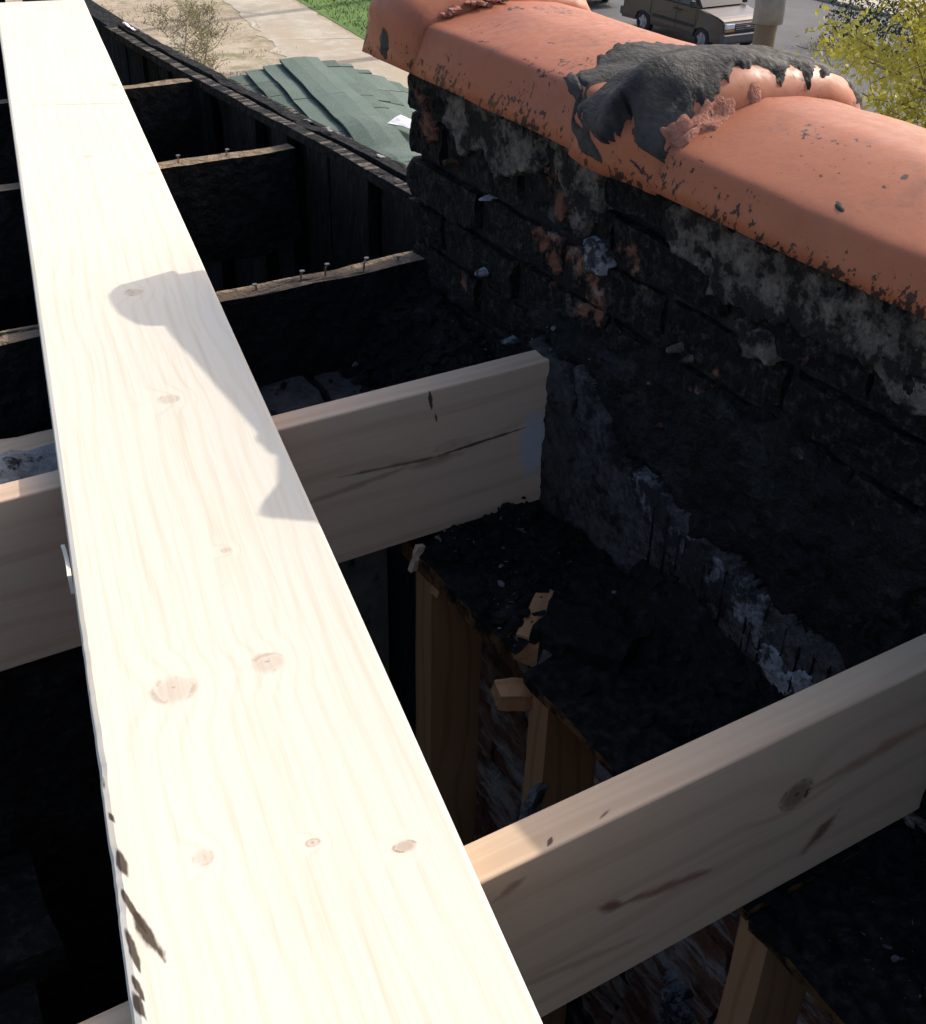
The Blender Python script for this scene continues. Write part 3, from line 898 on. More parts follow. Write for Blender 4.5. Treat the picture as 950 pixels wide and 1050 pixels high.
rail("top_rail", WX - 0.004, WX + 0.022, -0.020, 0.020, M_RIM, 551)
rail("outer_rail", WX + 0.036, WX + 0.062, -0.075, 0.078, M_CHARW, 552)
rail("drip_edge", WX + 0.070, WX + 0.082, -0.10, 0.092, M_RIM, 553)
box("wall_below", (WX + 0.09, 1.61, GZ), (WX + 0.16, 5.2, -0.12), M_CHARW, cw, 0.0)
for i, (y, ln) in enumerate([(3.50, 0.12), (2.30, 0.02), (2.18, 0.03), (1.97, 0.016)]):
    o = rough_box("paint_flake", (WX + 0.046, y, wtop(y) + 0.003), (WX + 0.056, y + ln, wtop(y) + 0.0055), (2, 6, 1), 0.005, 40, M_CONC if i else M_PAPER, cw, 560 + i)

# ------------------------------------------------------------------ room below and its brick / stud wall
floor = rough_box("room_floor", (-2.2, -1.5, -2.75), (0.92, 5.0, -2.7), (6, 12, 1), 0.01, 2, M_CHAR, None, 3)
floor['kind'] = 'structure'
pw = thing("partition_wall", "dark plastered partition under the pale cracked joist, deep inside the roof", "wall")
box("wall_panel", (-2.2, 1.262, -2.7), (0.20, 1.30, -0.30), M_CHAR, pw, 0.0)
box("wall_panel", (0.20, 1.260, -2.7), (0.64, 1.30, -0.30), M_DARKROOM, pw, 0.0)
bk = thing("house_wall", "dark inner walls of the burnt house around the opening, the unseen rear one added for shade", "wall")
box("wall_panel", (-2.3, -1.6, GZ), (-2.2, 5.2, -0.05), M_CHARW, bk, 0.0)
box("wall_panel", (-2.2, 5.1, GZ), (0.96, 5.2, -0.10), M_CHARW, bk, 0.0)
box("wall_panel", (-2.2, -1.6, GZ), (1.1, -1.5, 0.5), M_CHARW, bk, 0.0)  # rear wall out of view, added to cut sky light on joist faces
# burnt ceiling boards hanging to the left of the plank
cb = tag(thing("ceiling_boards", "charred ceiling boards in the dark left of the plank", "boards"), kind=None)
for i in range(9):
    yy = -0.55 + i * 0.195
    rough_box("board", (-1.6, yy, -0.62 + random.uniform(-0.02, 0.02)), (0.02 + random.uniform(-0.05, 0.05), yy + 0.185, -0.60 + random.uniform(-0.01, 0.02)), (26, 3, 1), 0.010, 8, M_CHAR, cb, 600 + i)

sw = thing("stud_wall", "orange old-timber stud wall standing against the brick under the joists", "stud wall")
SX = 0.652
def stud(yc, ztop, x0=SX, seed=0, tw=0.04, bot=-2.69):
    L = ztop - bot
    V, F = lattice((0, -tw / 2, 0), (L, tw / 2, 0.089), (24, 2, 3))
    W = disp(V, 0.0022, 7, 700 + seed, 3)
    o = mesh("stud", W, F, M_STUD, sw)
    o.matrix_local = Matrix(((0, 0, 1, x0), (0, 1, 0, yc), (-1, 0, 0, ztop), (0, 0, 0, 1)))
    return o
stud(1.168, -0.292, seed=1, tw=0.05)
stud(0.868, -0.316, seed=2)
stud(0.470, -0.316, seed=3)
stud(0.070, -0.316, seed=4)
def plate(name, ya, yb, x1, z, seed, th=0.014, x0=SX - 0.006):
    V, F = lattice((x0, ya, z - th), (x1, yb, z), (14, max(4, int((yb - ya) / 0.02)), 1))
    W = disp(V, 0.003, 16, seed, 4)
    edge = V[:, 1] > yb - 0.001
    W[edge, 1] += 0.02 * fbm(V[edge], 22, seed + 4, 3)
    up = (V[:, 2] > z - 1e-6) & (V[:, 0] > x0 + 0.01)
    W[up, 2] += 0.010 * np.abs(fbm(V[up], 26, seed + 7, 4))
    return mesh(name, W, F, M_PLATE, sw)
mP, gP = new_mat("scorched_plate")         # raw timber on the edge, burnt black on top
_p = gP.pos()
_nz = gP.n("ShaderNodeSeparateXYZ", {0: gP.n("ShaderNodeNewGeometry").outputs["True Normal"]}).outputs[2]
_n = gP.noise(_p, 60.0, 5, 0.6)
_gr = gP.noise(gP.vm('MULTIPLY', _p, (60, 8, 120)), 1.0, 3)
gP.finish(gP.mix(gP.ss(gP.math('ADD', _nz, gP.math('MULTIPLY', _n, 0.3)), 0.55, 0.75), gP.mix(gP.ss(gP.noise(_p, 24.0, 5, 0.65), 0.44, 0.60), gP.mix(_gr, (0.10, 0.048, 0.02), (0.20, 0.105, 0.048)), (0.012, 0.010, 0.009)), gP.mix(gP.ss(_n, 0.4, 0.7), (0.006, 0.0065, 0.007), (0.024, 0.024, 0.025))), 0.9, _n, 0.9, 0.010, Specular_IOR_Level=0.1)
M_PLATE = mP
plate("top_plate", 0.955, 1.225, 0.86, -0.292, 720, 0.03)
plate("top_plate", 0.48, 0.892, 0.872, -0.300, 721)
plate("top_plate", -0.6, 0.474, 0.872, -0.306, 722)
# broken board standing on edge between the plates, its raw edge showing
def rotbox(name, size, mat, loc, rot, parent, n=(6, 3, 3), amp=0.003, seed=0, scale=18):
    V, F = lattice((-size[0] / 2, -size[1] / 2, -size[2] / 2), (size[0] / 2, size[1] / 2, size[2] / 2), n)
    o = mesh(name, disp(V, amp, scale, seed, 3), F, mat, parent)
    o.location = loc
    o.rotation_euler = rot
    return o
rotbox("broken_board", (0.175, 0.125, 0.030), M_CHAR, (0.785, 0.925, -0.283), (math.radians(3), math.radians(-3), math.radians(35)), sw, (24, 18, 2), 0.007, 731, 26)
rotbox("broken_board", (0.098, 0.032, 0.050), M_STUD, (0.716, 0.966, -0.302), (math.radians(4), math.radians(-9), math.radians(37)), sw, (10, 2, 4), 0.0022, 730, 20)
rotbox("wood_stub", (0.05, 0.028, 0.022), M_STUD, (0.636, 0.902, -0.338), (0.1, math.radians(10), math.radians(-18)), sw, (4, 3, 3), 0.005, 732, 30)
rotbox("nailer", (0.10, 0.02, 0.05), M_STUD, (0.70, 1.135, -0.33), (0, math.radians(20), math.radians(8)), sw, (6, 2, 3), 0.003, 733)
rotbox("wood_sliver", (0.012, 0.008, 0.045), M_JA, (0.640, 1.172, -0.297), (0.1, 0.25, 0.2), sw, (2, 2, 4), 0.003, 734, 40)
# pale plaster still hanging on the bricks between the studs
wall_patch("plaster_patch", [(1.18, -0.34), (0.98, -0.34), (0.90, -0.62), (0.93, -0.74), (1.03, -0.62), (1.13, -0.80), (1.18, -0.80)], 0.014, M_CONC, wall, rag=0.02, seed=81, base=0.004)
wall_patch("lime_splash", [(0.76, -0.93), (0.71, -0.92), (0.70, -1.06), (0.75, -1.08)], 0.03, M_WHITE, wall, rag=0.014, seed=82, base=0.004)
rotbox("plaster_rag", (0.030, 0.012, 0.075), M_ASH, (0.632, 0.838, -0.49), (0.1, 0.1, 0.5), sw, (6, 2, 10), 0.010, 735, 26)

# ------------------------------------------------------------------ joists
def joist(name, mat, x0, x1, yf, label, group, z1=-0.038, depth=0.235, tw=0.038):
    bm = bmesh.new()
    add_box(bm, (x0, 0, -depth), (x1, tw, 0), 0.0028, 3)
    o = from_bm(name, bm, mat)
    o.location = (0, yf, z1)
    tag(o, label, "joist", group)
    return o
joist("new_joist", M_JA, -2.19, 0.868, 1.183, "new pinkish pine joist with a long crack, its end let into the sooty brick", "new pine joists")
joist("new_joist", M_JB, -2.19, 0.955, 0.475, "new pine joist with a round dark knot, nearest the camera at lower right", "new pine joists")

def burnt(yf, x1, label, seed, z1=-0.040, depth=0.21, tw=0.040):
    t = thing("burnt_joist", label, "joist", (0, yf, z1), "burnt old roof joists")
    V, F = lattice((-2.19, 0, -depth), (x1, tw, 0), (110, 3, 10))
    W = disp(V, 0.005, 12, seed, 4)
    e = fbm(np.column_stack([V[:, 0], V[:, 2], V[:, 1] * 0]), 9, seed + 3, 3)
    W[:, 1] += np.where(V[:, 1] < 0.001, 0.006 * e, 0)
    topv = V[:, 2] > -0.001
    W[topv, 2] = V[topv, 2] + 0.006 * fbm(V[topv], 10, seed + 5, 3)
    mesh("beam", W, F, M_CHARJ, t)
    return t
b2 = burnt(1.585, 0.94, "burnt old joist with bent nails along its top, next to the new cracked joist", 800)
b1 = burnt(2.245, 0.945, "second burnt joist behind, reaching the charred board wall", 810)
b0 = burnt(2.855, 0.945, "farthest burnt joist, its short bare top just showing beside the plank", 820)
def nail(t, x, y, h, lean):
    bm = bmesh.new()
    p = [Vector((x, y, -0.02)), Vector((x + lean * 0.4, y, h * 0.6)), Vector((x + lean, y - 0.002, h))]
    tube(bm, p, 0.0017, 7)
    q = p[-1]
    tube(bm, [q, q + Vector((0, 0, 0.0018))], 0.0042, 10)
    from_bm("nail", bm, M_NAIL, t)
for x, y, h, ln in [(0.598, 0.022, 0.010, -0.004), (0.668, 0.014, 0.024, 0.003), (0.712, 0.018, 0.026, 0.004), (0.777, 0.012, 0.026, 0.006), (0.845, 0.02, 0.012, 0.0)]:
    nail(b2, x, y, h * 0.75, ln)
for x, y, h, ln in [(0.70, 0.02, 0.014, 0.0), (0.80, 0.02, 0.012, 0.003)]:
    nail(b1, x, y, h, ln)

# ------------------------------------------------------------------ slabs and rubble between the joists
deck = rough_box("attic_floor", (-1.2, 1.222, -0.262), (0.95, 1.83, -0.240), (60, 24, 1), 0.006, 12, M_CHAR, None, 830)
deck['kind'] = 'structure'
def slab(poly, z, th, mat, label, seed, tilt=(0, 0), name="broken_slab", cat="slab", group="broken slabs between the joists"):
    cx_, cy_ = np.mean(poly, axis=0)
    # ragged outline
    pts = []
    for i in range(len(poly)):
        a, b = np.array(poly[i]), np.array(poly[(i + 1) % len(poly)])
        for t in np.linspace(0, 1, 9)[:-1]:
            q = a + (b - a) * t
            n = 0.008 * fbm(np.array([[q[0], q[1], seed]]), 30, seed, 3)[0]
            d = (q - (cx_, cy_)); d = d / (np.linalg.norm(d) + 1e-9)
            pts.append(q + d * n * 2)
    n = len(pts)
    V, F = [], []
    rings = [(1.0, -th), (1.0, -th * 0.3), (0.985, 0.0), (0.7, 0.001), (0.4, 0.0)]
    for s, dz in rings:
        for q in pts:
            x, y = (q[0] - cx_) * s, (q[1] - cy_) * s
            V.append((x, y, dz + x * tilt[0] + y * tilt[1] + 0.005 * fbm(np.array([[x, y, seed * 1.0]]), 14, seed, 4)[0]))
    for r in range(len(rings) - 1):
        for i in range(n):
            F.append((r * n + i, r * n + (i + 1) % n, (r + 1) * n + (i + 1) % n, (r + 1) * n + i))
    F.append(tuple(range((len(rings) - 1) * n, len(rings) * n)))
    F.append(tuple(range(n))[::-1])
    o = mesh(name, V, F, mat)
    o.location = (cx_, cy_, z)
    return tag(o, label, cat, group)
slab([(0.50, 1.40), (0.645, 1.40), (0.665, 1.655), (0.52, 1.665)], -0.196, 0.022, M_SLAB, "large grey broken slab between joists, right against the plank", 1, (0.02, 0.0))
slab([(0.665, 1.44), (0.79, 1.42), (0.80, 1.64), (0.68, 1.66)], -0.205, 0.02, M_SLAB, "dark broken slab right of the largest slab behind the cracked joist", 2, (-0.04, 0.03))
slab([(0.53, 1.24), (0.69, 1.24), (0.70, 1.41), (0.55, 1.385)], -0.205, 0.02, M_SLAB, "slab fragment lying tight behind the new cracked joist", 3, (0.03, -0.03))
slab([(0.35, 1.26), (0.49, 1.25), (0.48, 1.62), (0.36, 1.62)], -0.215, 0.02, M_SLAB, "sooty slab mostly hidden under the plank", 4, (0.02, 0.02))
slab([(0.05, 1.39), (0.255, 1.37), (0.27, 1.46), (0.05, 1.47)], -0.115, 0.06, M_JB, "broken bare board end left of the plank", 5, (0, 0), "board_piece", "board", None)
cc = rotbox("concrete_chunk", (0.16, 0.07, 0.045), M_CONC, (0.205, 1.318, -0.108), (0.05, 0.06, 0.05), None, (16, 7, 5), 0.014, 850, 16)
tag(cc, "whitish lump of broken concrete left of the plank behind the new joist", "rubble")
rotbox_shelf = rough_box("ledge_rubble", (-0.9, 1.225, -0.24), (0.30, 1.47, -0.15), (60, 12, 4), 0.016, 12, M_COALS, None, 851)
tag(rotbox_shelf, "bank of black rubble between the joists left of the plank", "rubble", kind='stuff')

# heap of burnt crumbs banked against the brick
def heap(name, x0, x1, y0, y1, hfun, mat, label, seed, cell=0.006, zb=-0.25):
    X, Y = np.meshgrid(np.arange(x0, x1, cell), np.arange(y0, y1, cell), indexing='ij')
    P = np.stack([X, Y, X * 0], -1)
    Z = zb + hfun(X, Y) + 0.035 * fbm(P, 14, seed, 5) + 0.018 * np.abs(fbm(P, 45, seed + 2, 3))
    nu, nv = X.shape
    V = np.stack([X, Y, Z], -1).reshape(-1, 3)
    I = np.arange(nu * nv).reshape(nu, nv)
    F = np.stack([I[:-1, :-1], I[1:, :-1], I[1:, 1:], I[:-1, 1:]], -1).reshape(-1, 4)
    return tag(mesh(name, V, F, mat), label, "rubble", kind='stuff'), (X, Y, Z)
_, H1 = heap("rubble_heap", 0.60, 0.90, 1.222, 1.66, lambda x, y: 0.015 + 0.17 * np.clip((x - 0.70) / 0.17, 0, 1) ** 1.4 * (0.75 + 0.25 * np.sin(y * 9)), M_COALS, "black burnt rubble banked against the brick beside the slabs", 21)
_, H2 = heap("rubble_ledge", 0.655, 0.885, 0.93, 1.20, lambda x, y: 0.02 * np.clip((x - 0.66) / 0.1, 0, 1), M_COALS, "burnt crumbs and flakes on the timber plate under the cracked joist", 22, 0.005, -0.296)
_, H3 = heap("rubble_ledge", 0.74, 0.885, -0.5, 0.95, lambda x, y: (0.075 - 0.055 * np.clip((0.68 - y) / 0.12, 0, 1)) * np.clip((x - 0.765) / 0.10, 0, 1) ** 1.3, M_COALS, "black burnt crumbs lying in the angle between plate and brick wall", 23, 0.006, -0.312)

# loose chips: charcoal and pale ash flakes
def chips(name, spots, mat, label, smin, smax, seed, flat=0.45):
    rr = random.Random(seed)
    V, F = [], []
    for (x, y, z) in spots:
        s = smin + (smax * 1.6 - smin) * rr.random() ** 3.5
        q = Matrix.Rotation(rr.uniform(0, 6.28), 3, 'Z') @ Matrix.Rotation(rr.gauss(0, 0.5), 3, 'X') @ Matrix.Rotation(rr.gauss(0, 0.4), 3, 'Y')
        n = rr.choice([4, 5, 6])
        b = len(V)
        for k in range(2):
            for i in range(n):
                a = i * 6.283 / n + rr.uniform(-0.3, 0.3)
                v = q @ Vector((math.cos(a) * s * rr.uniform(0.6, 1.3), math.sin(a) * s * rr.uniform(0.5, 0.9), (k - 0.3) * s * flat * rr.uniform(0.6, 1.3)))
                V.append((x + v.x, y + v.y, z + v.z))
        F.append(tuple(range(b, b + n))[::-1]); F.append(tuple(range(b + n, b + 2 * n)))
        F += [(b + i, b + (i + 1) % n, b + n + (i + 1) % n, b + n + i) for i in range(n)]
    return tag(mesh(name, V, F, mat), label, "debris", kind='stuff')
def on(H, n, fx=lambda x, y: True, dz=0.002):
    X, Y, Z = H
    out = []
    while len(out) < n:
        i, j = RNG.integers(0, X.shape[0]), RNG.integers(0, X.shape[1])
        if fx(X[i, j], Y[i, j]):
            out.append((X[i, j], Y[i, j], Z[i, j] + dz))
    return out
chips("char_chips", on(H1, 900), M_SOOTY, "loose charcoal chips strewn over the rubble beside the brick", 0.004, 0.014, 1)
chips("char_chips", on(H2, 350) + on(H3, 700) + [(RNG.uniform(0.66, 0.86), RNG.uniform(-0.4, 0.88), -0.299) for _ in range(260)], M_SOOTY, "loose charcoal chips on the timber plates under the joists", 0.003, 0.011, 2)
chips("char_lumps", [(RNG.uniform(0.675, 0.86), RNG.uniform(-0.3, 1.18), -0.290) for _ in range(46)], M_CHAR, "larger broken lumps of charcoal lying on the timber plates", 0.008, 0.016, 8, 0.7)
chips("ash_flakes", on(H2, 110, lambda x, y: x < 0.83 and math.sin(x * 61) * math.sin(y * 47 + 1) > 0.1, 0.003), M_ASH, "pale ash flakes on the crumbs under the cracked joist", 0.0012, 0.0045, 3, 0.25)
chips("ash_flakes", on(H3, 40) + [(RNG.normal(0.735, 0.022), RNG.normal(0.37, 0.05), -0.302) for _ in range(36)], M_ASH, "pale ash flakes along the plate nearest the camera", 0.001, 0.004, 4, 0.25)
chips("ash_flakes", on(H1, 22, dz=0.004) + [(0.875 + RNG.normal(0, 0.01), 1.17 + RNG.normal(0, 0.03), -0.02 + RNG.normal(0, 0.02)) for _ in range(24)], M_ASH, "pale ash specks on the rubble and round the joist end", 0.002, 0.006, 5, 0.3)
chips("char_chips", [(RNG.uniform(0.36, 0.80), RNG.uniform(1.24, 1.64), -0.190) for _ in range(150)], M_SOOTY, "charcoal crumbs lying on the broken slabs", 0.002, 0.007, 6)

# ------------------------------------------------------------------ the plank (scaffold board across the joists)
def plank():
    L0, L1 = -1.35, 3.40
    n = 700
    l = np.linspace(L0, L1, n)
    T = 0.038
    r = 0.004
    # cross-section, counter-clockwise seen from +X: local y from 0 (right edge) to width
    sec = [(r, 0), (0.03, 0)] + [(t, 0) for t in np.linspace(0.06, PLW - 0.03, 6)] + [(PLW - r * 1.5, 0), (PLW - r * 0.4, -r * 0.4), (PLW, -r * 1.5), (PLW, -T + r), (PLW - r, -T), (r, -T), (0, -T + r), (0, -r), (r * 0.3, -r * 0.3)]
    m = len(sec)
    V = np.zeros((n, m, 3))
    for j, (w, z) in enumerate(sec):
        V[:, j, 0] = l
        V[:, j, 1] = w
        V[:, j, 2] = z
    z3 = np.zeros(n)
    # the left arris is waney: bark bites into it near the camera
    q = np.column_stack([l, z3, z3])
    wane = np.clip(fbm(q, 13, 3, 4) + 0.06, 0, 1) * 0.004 * np.exp(-((l - 0.10) / 0.22) ** 2) + 0.003 * np.clip(fbm(q, 60, 4, 3), 0, 1) * np.exp(-((l - 0.1) / 0.3) ** 2)
    for j, (w, z) in enumerate(sec):
        if w > PLW - 0.01 and z > -0.01:
            V[:, j, 1] -= wane * (1.0 if z > -0.003 else 0.5)
            V[:, j, 2] -= wane * (0.5 if z < -0.001 else 0.15)
    V[:, :, 1] += (0.0012 * fbm(q, 2.0, 8, 2))[:, None]
    V[:, :, 2] += (0.0010 * fbm(q, 1.5, 9, 2))[:, None]
    I = np.arange(n * m).reshape(n, m)
    F = [(I[i, j], I[i + 1, j], I[i + 1, (j + 1) % m], I[i, (j + 1) % m]) for i in range(n - 1) for j in range(m)]
    F += [tuple(I[0]), tuple(I[-1][::-1])]
    bm = bmesh.new()
    vv = [bm.verts.new(v) for v in V.reshape(-1, 3)]
    for f in F:
        bm.faces.new([vv[k] for k in f])
    o = from_bm("plank", bm, M_PLANK)
    right = P0 + PWd * PLW
    o.matrix_world = Matrix(((PL.x, -PWd.x, 0, right.x), (PL.y, -PWd.y, 0, right.y), (0, 0, 1, 0.0005), (0, 0, 0, 1)))
    return tag(o, "long pale new plank laid across the joists in bright sun", "plank")
pk_o = plank()
V, F = lattice((0, 0, 0), (0.085, 0.004, 0.022), (8, 1, 2))
V[:, 1] += 0.004 * np.clip(V[:, 0] / 0.085, 0, 1) ** 2
V[:, 2] *= np.clip(1.1 - V[:, 0] / 0.085, 0.08, 1)
sp = mesh("splinter", V, F, M_PLANK, pk_o)
sp.location = (0.50, PLW + 0.0005, -0.024)

# ------------------------------------------------------------------ green shingle roof of the wing beyond the charred wall
gr = thing("shingle_roof", "lower green shingled roof beyond the charred wall", "roof")
RIDGE_X, RIDGE_Z = 2.09, -0.515
def roof_pt(x, y, lift=0.0):
    d = x - (RIDGE_X + 0.19 * (y - 4.85))
    bulge = 0.022 * fbm(np.array([[x, y, 0.0]]), 3.0, 5, 3)[0] + 0.012 * math.sin(y * 14 + x * 6) * math.exp(-((y - 3.4) / 0.5) ** 2)
    z = RIDGE_Z - (0.14 * (math.sqrt(d * d + 0.02) - 0.14) * 1.6 if d < 0 else 0.50 * (math.sqrt(d * d + 0.03) - 0.17))
    return (x, y, z + bulge + lift)
def strip(xa, xb, ya, yb, lift_a, lift_b, skew):
    V = []
    nx_, ny_ = 3, 6
    for k in range(2):
        for i in range(nx_ + 1):
            for j in range(ny_ + 1):
                x = xa + (xb - xa) * i / nx_
                y_ = ya + (yb - ya) * j / ny_
                x2 = x + skew * (y_ - 4.85)
                V.append(roof_pt(x2, y_, lift_a + (lift_b - lift_a) * i / nx_ - k * 0.006))
    F = []
    w = ny_ + 1
    B = (nx_ + 1) * w
    for i in range(nx_):
        for j in range(ny_):
            a = i * w + j
            F.append((a, a + w, a + w + 1, a + 1)); F.append((B + a, B + a + 1, B + a + w + 1, B + a + w))
    for j in range(ny_):
        F.append((j, j + 1, B + j + 1, B + j)); a = nx_ * w + j
        F.append((a, B + a, B + a + 1, a + 1))
    for i in range(nx_):
        a = i * w
        F.append((a, B + a, B + a + w, a + w)); a = i * w + ny_
        F.append((a, a + w, B + a + w, B + a))
    return V, F
course = 0.080
rr = random.Random(3)
for side in (-1, 1):
    for c in range(11 if side < 0 else 18):
        y = 1.2 + rr.uniform(0, 0.3)
        while y < 4.86:
            L = rr.uniform(0.20, 0.30)
            yb = min(y + L - 0.005, 4.88 + rr.uniform(-0.012, 0.012))
            xu = RIDGE_X + side * (c * course - 0.01)
            xd = RIDGE_X + side * ((c + 1) * course + 0.012)
            if xd + 0.19 * (y - 4.85) > 1.12 or side > 0:
                V, F = strip(xu, xd, y, yb, 0.0, 0.014 + rr.uniform(0, 0.007), 0.19)
                mesh("shingle", V, F, M_SHING, gr)
            y += L
yy = 1.2
while yy < 4.8:
    V, F = strip(RIDGE_X - 0.09, RIDGE_X + 0.09, yy, yy + 0.33, 0.020, 0.020, 0.19)
    mesh("ridge_shingle", V, F, M_SHING, gr)
    yy += 0.305
Vd, Fd = [], []
for j, y in enumerate((1.15, 2.4, 3.6, 4.86)):
    for x in (1.10, 1.5, RIDGE_X, 2.4, 2.9, 3.4):
        p = roof_pt(x, y)
        Vd.append((p[0], p[1], p[2] - 0.05))
for j in range(3):
    for i in range(5):
        a = j * 6 + i
        Fd.append((a, a + 1, a + 7, a + 6))
mesh("roof_deck", Vd, Fd, M_CHARW, gr)
box("wing_wall", (1.13, 1.2, GZ), (3.3, 4.75, -1.25), plain("grey_siding", (0.35, 0.34, 0.32), 0.8), gr, 0.0)
pp = rotbox("paper_scrap", (0.075, 0.17, 0.003), M_PAPER, (0, 0, 0), (0.0, -0.12, 0.25), None, (5, 8, 1), 0.010, 870, 12)
q = roof_pt(2.02, 3.74, 0.045)
pp.location = q
tag(pp, "crumpled scrap of white paper on the green shingles", "paper")

# ------------------------------------------------------------------ vehicles on the street
def vehicle(name, label, cat, paint, loc, seed):
    """boxy minivan, nose towards -Y, length 4.8 m"""
    t = thing(name, label, cat, loc, "vehicles parked on the street")
    glass = M_GLASS
    def pane(nm, pts, mat, off=0.012, parent=t, th=0.02):
        pts = [Vector(p) for p in pts]
        nrm = (pts[1] - pts[0]).cross(pts[2] - pts[0]).normalized()
        n = len(pts)
        V = [p + nrm * off for p in pts] + [p - nrm * th for p in pts]
        F = [tuple(range(n)), tuple(range(2 * n - 1, n - 1, -1))] + [(i, i + n, (i + 1) % n + n, (i + 1) % n) for i in range(n)]
        return mesh(nm, V, F, mat, parent)
    HW = 0.96
    # lower body: side outline (y, z) with wheel arches
    def arch(yc, r=0.39, n=10):
        return [(yc + r * math.cos(a), 0.34 + r * math.sin(a)) for a in np.linspace(math.pi, 0, n)]
    out = [(0.02, 0.32), (0.0, 0.62), (0.06, 0.93), (0.28, 1.03), (1.10, 1.14), (4.76, 1.14), (4.80, 0.70), (4.78, 0.32)]
    low = [(y, z) for y, z in reversed([(0.02, 0.32)] + arch(0.88) + arch(3.70) + [(4.78, 0.32)])]
    low = low[1:-1]
    ring = out + low
    bm = bmesh.new()
    L = [bm.verts.new((-HW + (0.05 if z > 1.0 else 0.0) + (0.10 if y < 0.1 else 0), y, z)) for y, z in ring]
    Rr = [bm.verts.new((HW - (0.05 if z > 1.0 else 0.0) - (0.10 if y < 0.1 else 0), y, z)) for y, z in ring]
    n = len(ring)
    bm.faces.new(L); bm.faces.new(Rr[::-1])
    for i in range(n):
        bm.faces.new((L[i], Rr[i], Rr[(i + 1) % n], L[(i + 1) % n]))
    bmesh.ops.bevel(bm, geom=[e for e in bm.edges if min(v.co.z for v in e.verts) > 0.6 and abs(e.verts[0].co.x - e.verts[1].co.x) < 0.2] +
                    [e for e in bm.edges if min(v.co.z for v in e.verts) > 0.6 and abs(e.verts[0].co.x - e.verts[1].co.x) > 1.0 and e.verts[0].co.y < 1.0], offset=0.05, segments=3, affect='EDGES')
    bmesh.ops.triangulate(bm, faces=[f for f in bm.faces if len(f.verts) > 4])
    from_bm("body", bm, paint, t)
    # cabin
    W0, W1 = HW - 0.05, HW - 0.19
    cab = [(-W0, 1.10, 1.13), (-W1, 1.86, 1.84), (-W1, 4.62, 1.84), (-W0, 4.76, 1.13)]
    bm = bmesh.new()
    a = [bm.verts.new(p) for p in cab]
    b = [bm.verts.new((-p[0], p[1], p[2])) for p in cab]
    bm.faces.new(a); bm.faces.new(b[::-1])
    for i in range(4):
        bm.faces.new((a[i], b[i], b[(i + 1) % 4], a[(i + 1) % 4]))
    bmesh.ops.bevel(bm, geom=[e for e in bm.edges], offset=0.10, segments=4, affect='EDGES')
    from_bm("cabin", bm, paint, t, False)
    def sx(z):
        return W0 + (W1 - W0) * (z - 1.13) / 0.71
    for s in (-1, 1):
        for ya, yb, yc, yd in ((1.32, 2.05, 2.05, 1.95), (2.16, 3.30, 3.28, 2.16), (3.40, 4.55, 4.46, 3.40)):
            pts = [(s * sx(1.20), ya, 1.20), (s * sx(1.20), yb, 1.20), (s * sx(1.72), yc, 1.72), (s * sx(1.72), yd, 1.72)]
            pane("window", pts if s > 0 else pts[::-1], glass, 0.006)
        for y_ in (1.22, 2.12, 3.36):
            box("door_seam", (s * HW - 0.006, y_, 0.42), (s * HW + 0.002, y_ + 0.012, 1.12), M_RUBBER, t, 0.0)
        for y_ in (1.98, 2.22):
            box("door_handle", (s * (HW + 0.018) - 0.018, y_ - 0.08, 0.98), (s * (HW + 0.018) + 0.012, y_ + 0.05, 1.02), M_RUBBER, t, 0.006)
        box("side_moulding", (s * (HW + 0.004) - 0.012, 1.3, 0.60), (s * (HW + 0.004) + 0.012, 3.25, 0.68), M_RUBBER, t, 0.005)
        box("mirror", (s * 1.04 - 0.10, 1.26, 1.16), (s * 1.04 + 0.06, 1.36, 1.36), M_RUBBER, t, 0.02)
        box("headlight", (s * 0.66 - 0.17, -0.035, 0.76), (s * 0.66 + 0.17, 0.05, 0.90), M_LAMP, t, 0.012)
        box("turn_signal", (s * 0.66 - 0.17, -0.03, 0.68), (s * 0.66 + 0.17, 0.05, 0.745), M_AMBER, t, 0.008)
    pane("windshield", [(-0.80, 1.14, 1.17), (0.80, 1.14, 1.17), (0.70, 1.80, 1.78), (-0.70, 1.80, 1.78)], glass, 0.012)
    g_ = box("grille", (-0.47, -0.03, 0.70), (0.47, 0.04, 0.90), M_RUBBER, t, 0.008)
    for k in range(3):
        box("grille_bar", (-0.46, -0.042, 0.735 + k * 0.055), (0.46, -0.031, 0.755 + k * 0.055), M_CHROME, g_, 0.0)
    box("emblem", (-0.09, -0.058, 0.785), (0.09, -0.044, 0.815), M_CHROME, g_, 0.004)
    box("bumper", (-0.97, -0.13, 0.38), (0.97, 0.06, 0.63), M_BUMP, t, 0.04, 3)
    box("bumper", (-0.97, 4.76, 0.38), (0.97, 4.90, 0.63), M_BUMP, t, 0.04, 3)
